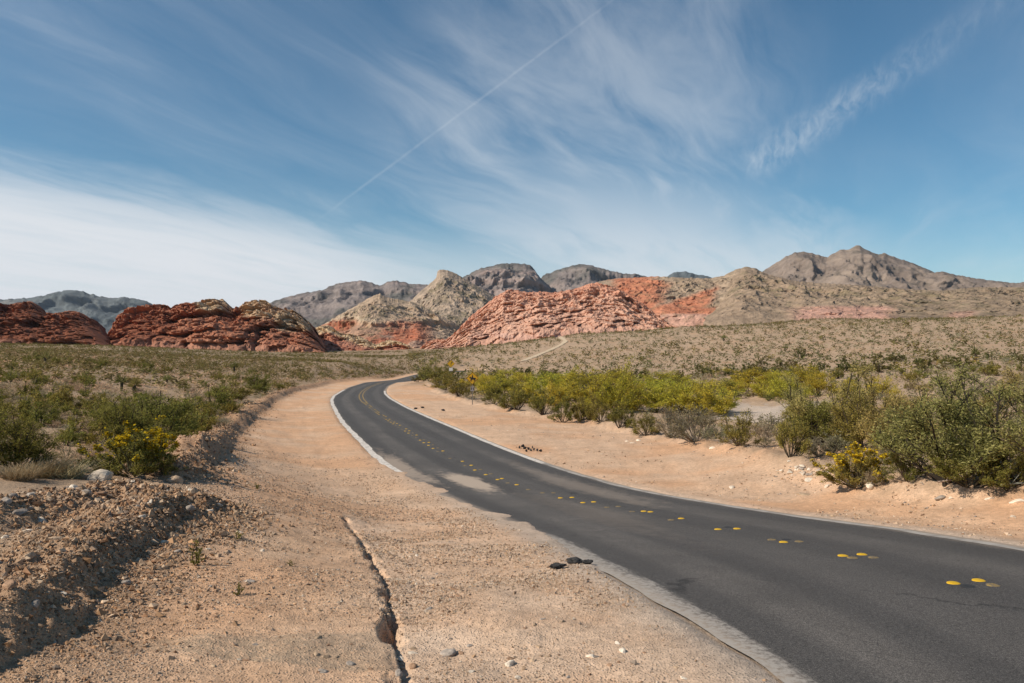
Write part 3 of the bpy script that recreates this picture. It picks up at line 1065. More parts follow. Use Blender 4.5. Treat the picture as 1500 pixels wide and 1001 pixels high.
def hill(name, label, ridge, foot, Dr, Df, cols, rows, mat, colour, amp=(20, 10, 4), scale=(60, 20, 7), power=0.8, spur=0.0,
         spur_scale=120, back=0.6, seed=1, style='gully', rough_top=0.35, cat='mountain', wobble=1.0, dmod=None, rugged=True, blocky=0.8, fine=1.0):
    if name == 'mountain' and Dr > 2500:
        rugged, blocky, fine = False, 0.0, 1.0
        amp = (amp[0] * 1.35, amp[1] * 1.45, amp[2] * 1.3)
    if name == 'hill':
        blocky, fine = 0.5, 0.85
    """one real hill: a foot line, a ridge line and a back slope, eroded by noise in metres"""
    cols, rows = int(cols * 0.66), int(rows * 0.72)
    x0, x1 = ridge[0][0], ridge[-1][0]
    px = np.linspace(x0, x1, cols)
    base = np.linspace(0, 1, rows)
    nb = max(6, rows // 6)
    tb = np.linspace(0, 1, nb + 1)[1:]
    u = (px - CX) / F
    dr = Dr * (np.ones(cols) + (dmod(px) if dmod else 0))
    fy = lin(px, foot)
    ry0 = np.minimum(lin(px, ridge), fy - 0.5)
    sm = max(2.0, 9.0 / ((x1 - x0) / cols))                       # broad form below the crest, the measured line only at the crest
    kk = np.exp(-0.5 * (np.arange(-int(sm * 3), int(sm * 3) + 1) / sm) ** 2)
    rys = np.convolve(np.pad(ry0, int(sm * 3), 'edge'), kk / kk.sum(), 'valid')
    ry = np.minimum(ry0 + wobble * (fbm(px * 0.22, px * 0 + seed, None, 4, seed + 40) - 0.5) * 3.0, fy - 0.5)
    zr = CZ + (CY - ry) / F * dr
    zs = CZ + (CY - rys) / F * dr
    zf = CZ + (CY - fy) / F * Df
    T = base[:, None]
    g = 1 - (1 - T) ** (1 / power) if style == 'dome' else T ** power
    if style == 'cliff':
        g = 0.62 * T + 0.38 * (0.5 - 0.5 * np.cos(np.pi * np.clip((T - 0.3) / 0.6, 0, 1)))
    Yf = Df + (dr[None] - Df) * T
    topw = sstep(T, 0.80, 1.0)
    Zf = zf[None] + (zs - zf)[None] * g * (1 - topw) + (zr - zf)[None] * g * topw
    Yb = dr[None] * (1 + back * tb[:, None] * 0.5)
    Zb = zr[None] - (zr - zf + 10)[None] * tb[:, None] ** 1.3
    Y = np.vstack([Yf, Yb])
    Z = np.vstack([Zf, Zb])
    Tt = np.vstack([np.broadcast_to(T, Yf.shape), 1 + np.broadcast_to(tb[:, None], Yb.shape)])
    X = u[None] * Y
    taper = np.clip(Tt / 0.12, 0, 1) * np.where(Tt < 1, 1 - (1 - rough_top) * sstep(Tt, 0.75, 1.0), rough_top + 0.6 * (Tt - 1))
    wx = (fbm(X / scale[0] * 0.7, Z / scale[0] * 0.7, Y / scale[0] * 0.7, 3, seed + 5) - 0.5) * scale[0] * 0.9
    h = 0.0
    if style == 'dome':
        f1, v1 = worley((X + wx * .5) / scale[0], Y / scale[0] * 0.8, Z / scale[0] * 1.5, seed)
        f2, v2 = worley((X + wx * .3) / scale[1], Y / scale[1], Z / scale[1] * 1.6, seed + 7)
        f3, v3 = worley(X / scale[2], Y / scale[2], Z / scale[2] * 1.6, seed + 13)
        rgh = fbm(X / scale[2] * 1.3, Z / scale[2] * 1.6, Y / scale[2] * 1.3, 3, seed + 19, 0.6) - 0.5
        rg2 = ridged((X + Z * 0.5) / scale[1], (Z - X * .3) / scale[1] * 1.4, Y / scale[1], 3, seed + 23) - 0.4
        h = amp[0] * (0.9 - f1 ** 2 * 1.5 + 1.5 * v1) + amp[1] * (0.8 - f2 ** 2 * 1.5 + 1.8 * v2) + amp[2] * (0.6 - f3 ** 2 * 1.4 + 1.5 * v3) + amp[2] * 2.8 * rgh + amp[1] * 0.35 * rg2
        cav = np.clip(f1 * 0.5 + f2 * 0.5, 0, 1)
    else:
        wz = (fbm(X / scale[1], Z / scale[1], Y / scale[1], 2, seed + 8) - 0.5) * scale[1]
        r1 = ridged((X + wx + 0.5 * Z) / scale[0], (Z + wz) / scale[0] * 0.65, Y / scale[0] * 0.25, 3, seed)
        r2 = ridged((X + wx * .6 - 0.4 * Z) / scale[1], (Z + wz) / scale[1] * 0.9, Y / scale[1] * 0.4, 3, seed + 11)
        r3 = fbm(X / scale[2], Z / scale[2], Y / scale[2], 4, seed + 21, 0.62)
        r4 = ridged((X + wx * .3 + Z * .3) / (scale[2] * 1.6), (Z + wz * .4) / (scale[2] * 1.6), Y / scale[2] * 0.6, 3, seed + 27, 0.6)
        b1, bv = worley((X + wx * .3) / (scale[2] * 2.4), Z / (scale[2] * 2.0), Y / (scale[2] * 2.4), seed + 29)
        h = amp[0] * (r1 - 0.45) * 1.15 + amp[1] * (r2 - 0.45) * 1.2 + amp[2] * (r3 - 0.5) * 2.4 * fine + amp[2] * (0.7 if blocky > 2 else 1.5) * fine * (r4 - 0.4) + amp[2] * blocky * (bv - 0.5 - 0.6 * b1 ** 2)
        if style == 'strata':
            lay = Z + (fbm(X / 300, Y / 300, None, 3, seed + 31) - 0.5) * scale[1] * 1.5
            st = vnoise(lay / scale[2] * 0.8, X / scale[0] * .3, None, seed + 33)
            h = h + amp[2] * 2.2 * (sstep(st, 0.35, 0.6) - 0.5)
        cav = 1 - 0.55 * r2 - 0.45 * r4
    if spur:
        sp = ridged(X / spur_scale + 3.1, Y * 0 + seed, None, 2, seed + 51)
        h = h + spur * (sp - 0.4) * np.clip(np.sin(np.pi * np.clip(Tt, 0, 1)), 0, 1)
    h = (h - np.mean(h)) * taper
    # push towards the viewer side and up
    Y = Y - h * 0.85
    Z = Z + h * 0.40 * np.where(Tt <= 1, np.clip(Tt * 1.2, 0, 1), 1) * np.where((Tt > 0.85) & (Tt < 1.15), 0.6, 1)
    Z = Z - sstep(Tt, 0.10, 0.0) * 6.0
    # settle the crest on the surveyed skyline (a broad correction, so that no column shows)
    want = (CY - ry0) / F
    for _ in range(2):
        have = ((Z - CZ) / Y).max(0)
        corr = (want - have) * dr
        corr = np.convolve(np.pad(corr, 9, 'edge'), np.hanning(21)[1:-1] / np.hanning(21)[1:-1].sum(), 'valid')
        Z = Z + corr[None] * sstep(Tt, 0.05, 0.95)
    PX = np.broadcast_to(px[None], Y.shape)
    PY = CY - (Z - CZ) / Y * F
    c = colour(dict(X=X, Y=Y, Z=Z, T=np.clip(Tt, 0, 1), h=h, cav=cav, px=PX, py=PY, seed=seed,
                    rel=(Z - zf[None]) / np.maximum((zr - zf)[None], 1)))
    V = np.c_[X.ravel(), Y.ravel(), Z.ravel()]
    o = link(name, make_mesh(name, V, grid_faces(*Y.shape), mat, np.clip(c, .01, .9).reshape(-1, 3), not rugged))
    set_prop(o, label, cat, None, 'structure')
    return o


def nz(d, s, seed, octv=4, zs=1.0):
    return fbm(d['X'] / s, d['Z'] / s * zs, d['Y'] / s * 0.5, octv, d['seed'] + seed)


def brushy(d, c, amount, s=7.0, col=(0.16, 0.135, 0.075)):
    """dark specks of far shrubs"""
    n = vnoise(d['X'] / s, d['Y'] / s * 0.45, d['Z'] / s, d['seed'] + 71)
    n2 = nz(d, 90, 72, 3)
    return mixc(c, col, sstep(n, 0.60, 0.72) * amount * sstep(n2, 0.3, 0.55))


def col_blue(d):
    a = nz(d, 260, 1); b = vnoise(d['Z'] / 34 + nz(d, 500, 3) * 5, d['X'] / 700, None, 5)
    c = mixc((0.085, 0.105, 0.115), (0.15, 0.165, 0.165), a)
    c = mixc(c, (0.24, 0.225, 0.205), sstep(b, 0.55, 0.8) * sstep(a, 0.42, 0.6) * 0.7)
    return c


def col_greylayer(d):
    a = nz(d, 160, 1)
    lay = d['Z'] + (nz(d, 600, 3, 3) - 0.5) * 90
    b = vnoise(lay / 30, d['X'] / 1600, None, d['seed'] + 5)
    b2 = vnoise(lay / 9, d['X'] / 500, None, d['seed'] + 6)
    c = mixc((0.135, 0.115, 0.110), (0.300, 0.245, 0.218), np.clip(b * 0.8 + b2 * 0.5 - 0.1, 0, 1))
    c = mixc(c, (0.33, 0.235, 0.205), sstep(b, 0.55, 0.8) * 0.5)
    c = mixc(c, (0.095, 0.10, 0.085), sstep(a, 0.50, 0.66) * 0.65)
    c = mixc(c, (0.08, 0.085, 0.08), sstep(d['T'], 0.93, 1.0) * 0.55)
    return c


def col_peak(d):
    a = nz(d, 55, 1); b = nz(d, 14, 2)
    lay = d['Z'] * 0.85 + d['X'] * 0.50
    st = vnoise(lay / 10 + a * 3, d['Y'] / 200, None, d['seed'] + 4)
    c = mixc((0.29, 0.215, 0.155), (0.43, 0.33, 0.245), np.clip(0.6 * a + 0.5 * st, 0, 1))
    c = mixc(c, (0.20, 0.165, 0.125), sstep(b, 0.5, 0.7) * 0.6)
    c = mixc(c, (0.16, 0.128, 0.098), sstep(d['cav'], 0.60, 0.85) * 0.55)  # crag recesses darkened in the colour, standing in for shade
    return brushy(d, c, 0.6, 9)


def col_tanred(d):
    a = nz(d, 60, 1); b = nz(d, 16, 2)
    rel = (74.0 - d['Z']) / 88.0 + (a - 0.5) * 0.30
    c = mixc((0.34, 0.245, 0.17), (0.45, 0.335, 0.235), b)
    cream = sstep(rel, 0.42, 0.50) * sstep(rel, 0.62, 0.54) * sstep(d['px'], 590, 530)
    c = mixc(c, (0.54, 0.43, 0.30), cream * 0.9)
    red = sstep(rel, 0.46, 0.56) * sstep(rel, 1.02, 0.84) * sstep(d['px'], 648, 610)
    c = mixc(c, (0.375, 0.140, 0.080), red * (0.35 + 0.65 * sstep(a, 0.38, 0.58)))
    c = mixc(c, (0.37, 0.27, 0.20), sstep(nz(d, 34, 9), 0.55, 0.68) * 0.8 * sstep(rel, 0.5, 0.8))
    c = mixc(c, (0.38, 0.14, 0.09), sstep(rel, 0.86, 0.95) * sstep(nz(d, 45, 13), 0.45, 0.6) * 0.8)
    c = mixc(c, (0.42, 0.31, 0.235), sstep(rel, 1.0, 1.10))
    return brushy(d, c, 0.55, 6)


def col_redrock(d):
    a = nz(d, 40, 1); b = nz(d, 9, 2)
    c = mixc((0.19, 0.060, 0.032), (0.40, 0.150, 0.078), np.clip(0.45 * a + 0.55 * b, 0, 1) ** 1.0)
    c = mixc(c, (0.43, 0.195, 0.115), sstep(a, 0.52, 0.70) * 0.6)
    c = mixc(c, (0.085, 0.030, 0.022), sstep(d['cav'], 0.52, 0.80) * 0.55)  # shade of the crevices put into the rock colour
    cr = np.zeros(d['px'].shape)
    for (x0, x1, y1) in ((298, 344, 458), (356, 424, 463), (406, 462, 478)):
        lim = y1 + (a - 0.5) * 30
        cr = np.maximum(cr, sstep(d['px'], x0 - 6, x0 + 4) * sstep(d['px'], x1 + 6, x1 - 6) * sstep(d['py'], lim + 3, lim - 4))
    c = mixc(c, mixc((0.40, 0.275, 0.165), (0.58, 0.43, 0.275), b), cr * (0.55 + 0.4 * sstep(a, 0.35, 0.55)))
    c = mixc(c, (0.44, 0.27, 0.20), sstep(d['T'], 0.14, 0.02) * 0.5)
    return c


def col_darkred(d):
    c = col_redrock(d) * 0.80
    a = nz(d, 30, 8)
    c = mixc(c, (0.46, 0.29, 0.22), sstep(d['T'], 0.22, 0.05) * sstep(a, 0.42, 0.6) * 0.8)
    return c


def col_cream(d):
    a = nz(d, 24, 1); b = nz(d, 8, 2)
    rel = d['rel'] + (a - 0.5) * 0.7
    c = mixc((0.42, 0.29, 0.17), (0.60, 0.45, 0.28), b)
    c = mixc(c, mixc((0.36, 0.135, 0.078), (0.46, 0.22, 0.145), b), sstep(rel, 0.80, 0.60))
    return c


def col_pink(d):
    a = nz(d, 55, 1); b = nz(d, 11, 2)
    c = mixc((0.44, 0.230, 0.155), (0.66, 0.405, 0.290), np.clip(0.4 * a + 0.6 * b, 0, 1))
    c = mixc(c, (0.48, 0.19, 0.11), sstep(d['rel'] + (a - .5) * .5, 0.72, 0.98) * 0.5)
    c = mixc(c, (0.27, 0.125, 0.086), sstep(d['cav'], 0.60, 0.88) * 0.6)  # dark crevices painted into the pink as shade
    st = vnoise(d['Z'] / 3.2 + a * 4, d['X'] / 90, None, 6)
    c = mixc(c, (0.58, 0.36, 0.28), sstep(st, 0.5, 0.8) * sstep(d['rel'], 0.4, 0.15) * 0.6)
    c = mixc(c, (0.50, 0.285, 0.215), sstep(d['rel'], 0.13, 0.0) * 0.7)
    return c


def col_orange(d):
    a = nz(d, 80, 1); b = nz(d, 16, 2)
    c = mixc((0.285, 0.207, 0.145), (0.42, 0.315, 0.22), np.clip(0.5 * a + 0.5 * b, 0, 1))
    c = mixc(c, (0.17, 0.125, 0.088), sstep(d['cav'], 0.60, 0.85) * 0.55)  # shade in the hollows painted into the hill colour
    w = (nz(d, 60, 7) - 0.5) * 70
    px, py = d['px'] + w, d['py'] + w * 0.12
    m = sstep(px, 880, 905) * sstep(px, 972, 945)
    line2 = 462 - (px - 975) * 0.36                             # band of red beds climbing to the right
    m = np.maximum(m, sstep(px, 930, 955) * sstep(px, 1048, 1032) * sstep(py, line2 - 26, line2 - 14) * sstep(py, line2 + 26, line2 + 10))
    m = np.maximum(m, sstep(px, 950, 970) * sstep(px, 1085, 1050) * sstep(py, 447, 455))
    c = mixc(c, mixc((0.44, 0.145, 0.075), (0.55, 0.235, 0.135), b), m * 0.92)
    c = mixc(c, (0.56, 0.335, 0.25), sstep(py, 459, 463) * sstep(px, 930, 960) * sstep(px, 1110, 1080) * 0.9)
    return brushy(d, c, 0.35, 6)


def col_tan(d):
    a = nz(d, 90, 1); b = nz(d, 18, 2)
    c = mixc((0.245, 0.176, 0.120), (0.39, 0.285, 0.198), np.clip(0.45 * a + 0.55 * b, 0, 1))
    c = mixc(c, (0.27, 0.20, 0.135), sstep(d['px'], 1180, 1330) * 0.55)
    c = mixc(c, (0.16, 0.12, 0.083), sstep(d['cav'], 0.60, 0.85) * 0.55)  # gully shade painted into the tan
    w = (nz(d, 60, 7) - 0.5) * 40
    py = d['py'] + w * 0.30
    m = sstep(d['px'] + w, 1150, 1185) * sstep(d['px'] + w, 1325, 1290) * sstep(py, 446, 452)
    m = np.maximum(m, sstep(d['px'] + w, 1385, 1405) * sstep(d['px'] + w, 1440, 1420) * sstep(py, 454, 458) * 0.7)
    c = mixc(c, (0.50, 0.285, 0.215), m * 0.9)
    return brushy(d, c, 0.55, 6)


def col_greymount(d):
    a = nz(d, 170, 1); b = nz(d, 36, 2)
    lay = d['Z'] + (nz(d, 300, 3, 3) - 0.5) * 220 + d['X'] * 0.10
    st = vnoise(lay / 22, d['X'] / 800, None, 6)
    c = mixc((0.155, 0.122, 0.102), (0.270, 0.212, 0.172), np.clip(0.3 * a + 0.3 * b + 0.5 * st, 0, 1))
    c = mixc(c, (0.31, 0.24, 0.185), sstep(a, 0.54, 0.68) * 0.6)
    c = mixc(c, (0.10, 0.083, 0.07), sstep(d['cav'], 0.60, 0.85) * 0.5)  # recess shade put into the grey rock colour
    return brushy(d, c, 0.4, 22, (0.10, 0.09, 0.068))


def build_hills():
    M_FAR = mat_rock('far_limestone', 0.012, 0.8, 18.0, 0.70, 1.26)
    M_MID = mat_rock('mid_limestone', 0.06, 0.9, 5.0, 0.64, 1.32)
    M_SAND = mat_rock('red_sandstone', 0.25, 0.8, 1.2)
    hill('mountain', 'dark blue green mountain ridge behind the red rocks at far left',
         [(-150, 448), (-60, 441), (0, 439), (40, 437), (70, 432), (88, 427), (100, 425), (118, 426), (140, 433), (165, 437), (182, 435), (200, 438),
          (215, 441), (230, 450), (270, 470), (300, 500)], [(-150, 520), (300, 520)], 5200, 4000, 360, 70, M_FAR, col_blue,
         (120, 60, 16), (420, 150, 45), 0.85, 60, 500, seed=3, style='gully')
    hill('mountain', 'grey layered mountain with dark crest between red rocks and sharp peak',
         [(340, 500), (370, 462), (390, 448), (405, 440), (440, 430), (472, 425), (490, 416), (510, 413), (520, 412), (530, 411), (545, 414), (556, 419),
          (566, 414), (575, 411), (590, 413), (600, 416), (625, 417), (650, 428), (700, 470), (720, 500)],
         [(340, 520), (720, 520)], 3900, 2700, 420, 90, M_FAR, col_greylayer, (95, 44, 12), (340, 130, 40), 0.75, 50, 360, seed=17, style='strata')
    hill('mountain', 'grey banded flat topped mountain behind the sharp tan peak',
         [(610, 500), (640, 440), (665, 412), (685, 403), (697, 396), (705, 393), (720, 390), (735, 386), (760, 386), (776, 388), (784, 396), (792, 408), (806, 420), (840, 470), (860, 500)],
         [(610, 520), (860, 520)], 4200, 3300, 300, 100, M_FAR, col_greylayer, (80, 44, 16), (260, 90, 36), 0.7, 60, 300, seed=29, style='strata')
    hill('mountain', 'grey rounded banded mountain behind the pink cliffs',
         [(760, 500), (780, 425), (795, 404), (815, 396), (835, 390), (850, 387), (862, 388), (880, 393), (900, 398), (915, 401), (935, 402), (950, 406), (980, 420), (1040, 500)],
         [(760, 520), (1040, 520)], 4600, 3600, 300, 90, M_FAR, col_greylayer, (80, 44, 16), (260, 90, 36), 0.7, 40, 300, seed=37, style='strata')
    hill('mountain', 'small dark distant summit peeking over the tan hills',
         [(950, 460), (965, 412), (980, 403), (992, 398), (1005, 398), (1018, 402), (1030, 403), (1050, 410), (1090, 460)],
         [(950, 520), (1090, 520)], 5200, 4400, 110, 50, M_FAR, col_blue, (60, 30, 10), (200, 70, 30), 0.8, seed=41)
    hill('mountain', 'big bare grey brown mountain with a pointed summit on the right',
         [(1060, 500), (1085, 430), (1110, 402), (1126, 392), (1135, 386), (1150, 376), (1165, 370), (1178, 369), (1190, 371), (1203, 375), (1212, 377), (1222, 371), (1232, 366),
          (1244, 366), (1255, 359), (1266, 364), (1278, 370), (1287, 373), (1294, 371), (1310, 377), (1340, 387), (1367, 399), (1380, 398), (1405, 404), (1430, 408), (1460, 412), (1485, 415), (1510, 412),
          (1580, 410), (1700, 420)], [(1060, 520), (1700, 520)], 3000, 2000, 640, 120, M_FAR, col_greymount, (95, 34, 9), (330, 110, 30), 0.85, 90, 380, seed=53, style='gully', rough_top=0.2)
    hill('mountain', 'sharp tan crag leaning left in the middle of the ridge',
         [(560, 500), (590, 452), (615, 428), (634, 412), (639, 407), (641, 397), (645, 395), (656, 396), (668, 401), (685, 411), (703, 421), (720, 431), (740, 446), (770, 470), (800, 500)],
         [(560, 520), (800, 520)], 1750, 1250, 320, 130, M_MID, col_peak, (24, 16, 7), (120, 45, 16), 0.8, 34, 130, seed=61, rough_top=0.25, wobble=0.7)
    hill('hill', 'tan topped hill with a band of red ledges left of the pink cliffs',
         [(410, 506), (440, 490), (470, 478), (490, 466), (515, 452), (535, 440), (548, 433), (556, 430), (566, 436), (585, 439), (605, 443), (625, 452), (645, 462), (665, 472), (690, 490), (720, 508)],
         [(410, 524), (520, 522), (600, 526), (720, 526)], 1150, 800, 420, 150, M_MID, col_tanred, (16, 11, 5), (70, 26, 10), 0.85, 22, 90, seed=67, style='strata', cat='hill')
    hill('hill', 'tan hill with orange red beds right behind the pink cliffs',
         [(800, 500), (830, 440), (860, 418), (885, 411), (905, 408), (930, 407), (960, 405), (1000, 407), (1040, 408), (1060, 404), (1078, 395), (1092, 391), (1106, 393), (1120, 401), (1150, 420), (1210, 460), (1240, 480)],
         [(800, 500), (960, 486), (1060, 475), (1240, 474)], 1150, 800, 520, 150, M_MID, col_orange, (18, 11, 5), (80, 28, 10), 0.8, 24, 110, seed=71, cat='hill')
    hill('hill', 'long low tan foothill stretching below the grey mountain on the right',
         [(1030, 460), (1055, 430), (1075, 405), (1092, 394), (1110, 397), (1130, 403), (1160, 411), (1200, 415), (1260, 418), (1330, 424), (1380, 426), (1430, 421), (1500, 421), (1600, 423), (1750, 428)],
         [(1030, 476), (1200, 473), (1500, 471), (1750, 470)], 1050, 700, 700, 150, M_MID, col_tan, (17, 12, 5), (90, 32, 11), 0.9, 26, 130, seed=79, cat='hill')
    hill('rock_outcrop', 'dark red sandstone outcrop at the far left edge of the plain',
         [(-180, 462), (-120, 450), (-60, 447), (0, 443), (14, 446), (30, 443), (44, 441), (56, 446), (64, 456), (76, 459), (88, 458), (102, 455), (116, 457), (126, 463),
          (138, 468), (148, 474), (155, 484), (162, 498), (168, 506)], [(-180, 512), (0, 512), (170, 512)], 560, 440, 420, 150, M_SAND, col_darkred,
         (8, 5.2, 2.3), (28, 10.0, 3.7), 0.55, seed=83, style='dome', rough_top=0.3, cat='rock outcrop')
    hill('rock_outcrop', 'lumpy red sandstone outcrop with cream caps left of the road',
         [(150, 508), (158, 494), (164, 478), (175, 462), (190, 452), (210, 448), (230, 446), (246, 446), (256, 452), (264, 445), (276, 443), (290, 446), (300, 440), (312, 438),
          (326, 438), (336, 446), (346, 453), (356, 447), (366, 442), (380, 439), (394, 440), (404, 447), (416, 452), (428, 453), (440, 460), (452, 470), (462, 480), (470, 494), (478, 508)],
         [(150, 512), (300, 515), (400, 520), (478, 524)], 620, 470, 560, 170, M_SAND, col_redrock, (9, 5.5, 2.4), (32, 11, 4.0), 0.55, seed=89, style='dome', rough_top=0.3, cat='rock outcrop')
    hill('rock_outcrop', 'small cream and red rock knob at the foot of the tan hill',
         [(436, 522), (446, 500), (452, 487), (464, 479), (480, 476), (492, 482), (500, 488), (512, 489), (524, 492), (536, 497), (550, 505), (570, 498), (588, 501), (604, 508), (614, 520)],
         [(436, 526), (614, 524)], 700, 600, 220, 70, M_SAND, col_cream, (5, 3.5, 1.5), (20, 9, 3.6), 0.6, seed=97, style='dome', rough_top=0.4, cat='rock outcrop')
    hill('rock_outcrop', 'broad pink sandstone cliff in the centre above the brushy slope',
         [(596, 521), (612, 514), (628, 500), (640, 497), (655, 498), (668, 486), (680, 473), (692, 461), (705, 451), (716, 443), (726, 434), (738, 428), (745, 424), (756, 425), (770, 428),
          (784, 428), (796, 427), (806, 429), (822, 427), (838, 424), (850, 421), (862, 416), (874, 414), (886, 417), (900, 421), (914, 428), (926, 437), (940, 444), (954, 454), (966, 464), (978, 474), (990, 482), (1010, 487)],
         [(596, 525), (660, 517), (720, 508), (800, 495), (900, 489), (1010, 487)], 720, 530, 700, 230, M_SAND, col_pink, (13, 8, 3.2), (44, 13, 3.6), 0.8, 16, 70, seed=101, style='gully', rough_top=0.5, cat='rock outcrop', wobble=1.4, blocky=2.4)


build_hills()


# ------------------------------------------------------------------ plants
M_PLANT = mat_plant()


def tubes(S, D, C, L, r0, r1, sides=3, rings=4):
    """tapered curved twigs: position(t) = S + D*L*t + C*L*t^2"""
    n = len(S)
    t = np.linspace(0, 1, rings)
    P = S[:, None] + D[:, None] * (L[:, None] * t)[..., None] + C[:, None] * (L[:, None] * t ** 2)[..., None]
    T = D[:, None] + C[:, None] * 2 * t[None, :, None]
    T /= np.linalg.norm(T, axis=2, keepdims=True) + 1e-9
    A = np.cross(T, np.array([0.31, 0.52, 0.79]))
    A /= np.linalg.norm(A, axis=2, keepdims=True) + 1e-9
    B = np.cross(T, A)
    r = r0[:, None] * (1 - t) + r1[:, None] * t
    ang = np.arange(sides) * 2 * math.pi / sides
    V = P[:, :, None] + r[:, :, None, None] * (A[:, :, None] * np.cos(ang)[None, None, :, None] + B[:, :, None] * np.sin(ang)[None, None, :, None])
    f = grid_faces(rings, sides, wrap=True)
    Fc = (f[None] + (np.arange(n) * rings * sides)[:, None, None]).reshape(-1, 4)
    return V.reshape(-1, 3), Fc


def at_t(S, D, C, L, t):
    return S + D * (L * t)[:, None] + C * (L * t ** 2)[:, None]


def unit(v):
    return v / (np.linalg.norm(v, axis=-1, keepdims=True) + 1e-9)


def branch_from(rg, S, D, C, L, k, tmin, tmax, lmul, out, up, rough=0.6):
    n = len(S)
    idx = np.repeat(np.arange(n), k)
    t = rg.uniform(tmin, tmax, n * k)
    s = at_t(S[idx], D[idx], C[idx], L[idx], t)
    tan = unit(D[idx] + C[idx] * 2 * t[:, None])
    rad = s.copy(); rad[:, 2] = 0
    d = unit(tan * 0.8 + unit(rg.normal(size=(n * k, 3))) * rough + unit(rad) * out + np.array([0, 0, up]))
    l = L[idx] * lmul * rg.uniform(0.6, 1.25, n * k) * (1.15 - 0.5 * t)
    c = rg.normal(size=(n * k, 3)) * 0.12 + np.array([0, 0, 0.06])
    return s, d, c, l


def leaves_on(rg, S, D, C, L, n, tmin, jitter, ln, wd, along=0.6, cluster=1.0):
    m = len(S)
    idx = rg.integers(0, m, n)
    t = tmin + (1.05 - tmin) * rg.random(n) ** cluster
    p = at_t(S[idx], D[idx], C[idx], L[idx], t) + rg.normal(size=(n, 3)) * jitter
    tan = unit(D[idx] + C[idx] * 2 * t[:, None])
    a = unit(tan * along + unit(rg.normal(size=(n, 3))) * (1.1 - along))
    b = unit(np.cross(a, rg.normal(size=(n, 3))))
    s = rg.uniform(0.6, 1.35, n)[:, None]
    a, b = a * ln * s, b * wd * s
    V = np.stack([p - a, p + b, p + a, p - b], 1).reshape(-1, 3)
    return V, np.arange(n * 4).reshape(n, 4), p


PAL = {
    'creosote': [(0.165, 0.148, 0.034), (0.225, 0.195, 0.050), (0.122, 0.113, 0.029), (0.290, 0.240, 0.074)],
    'mesquite': [(0.270, 0.235, 0.075), (0.355, 0.300, 0.110), (0.195, 0.178, 0.060), (0.440, 0.360, 0.150)],
    'wash': [(0.470, 0.390, 0.050), (0.370, 0.325, 0.048), (0.560, 0.450, 0.075), (0.280, 0.255, 0.050)],
    'rabbit': [(0.235, 0.205, 0.055), (0.300, 0.250, 0.068), (0.170, 0.155, 0.045)],
    'flower': [(0.620, 0.400, 0.016), (0.540, 0.360, 0.022), (0.460, 0.290, 0.020)],
    'dry': [(0.380, 0.290, 0.190), (0.460, 0.355, 0.240), (0.300, 0.225, 0.150)],
    'grey': [(0.240, 0.200, 0.115), (0.300, 0.250, 0.155), (0.185, 0.158, 0.092)],
    'yucca': [(0.170, 0.160, 0.055), (0.125, 0.122, 0.042), (0.250, 0.215, 0.090)],
    'grass': [(0.520, 0.415, 0.265), (0.440, 0.345, 0.220), (0.600, 0.490, 0.330)],
    'dark': [(0.120, 0.108, 0.040), (0.155, 0.138, 0.050), (0.092, 0.086, 0.034)],
    'scrub': [(0.175, 0.150, 0.066), (0.130, 0.115, 0.048), (0.225, 0.186, 0.095)],
}


def pal_cols(rg, name, n, per):
    P = np.array(PAL[name])
    c = P[rg.integers(0, len(P), n)] * rg.uniform(0.8, 1.2, (n, 1)) * 1.18
    return np.repeat(c, per, 0)


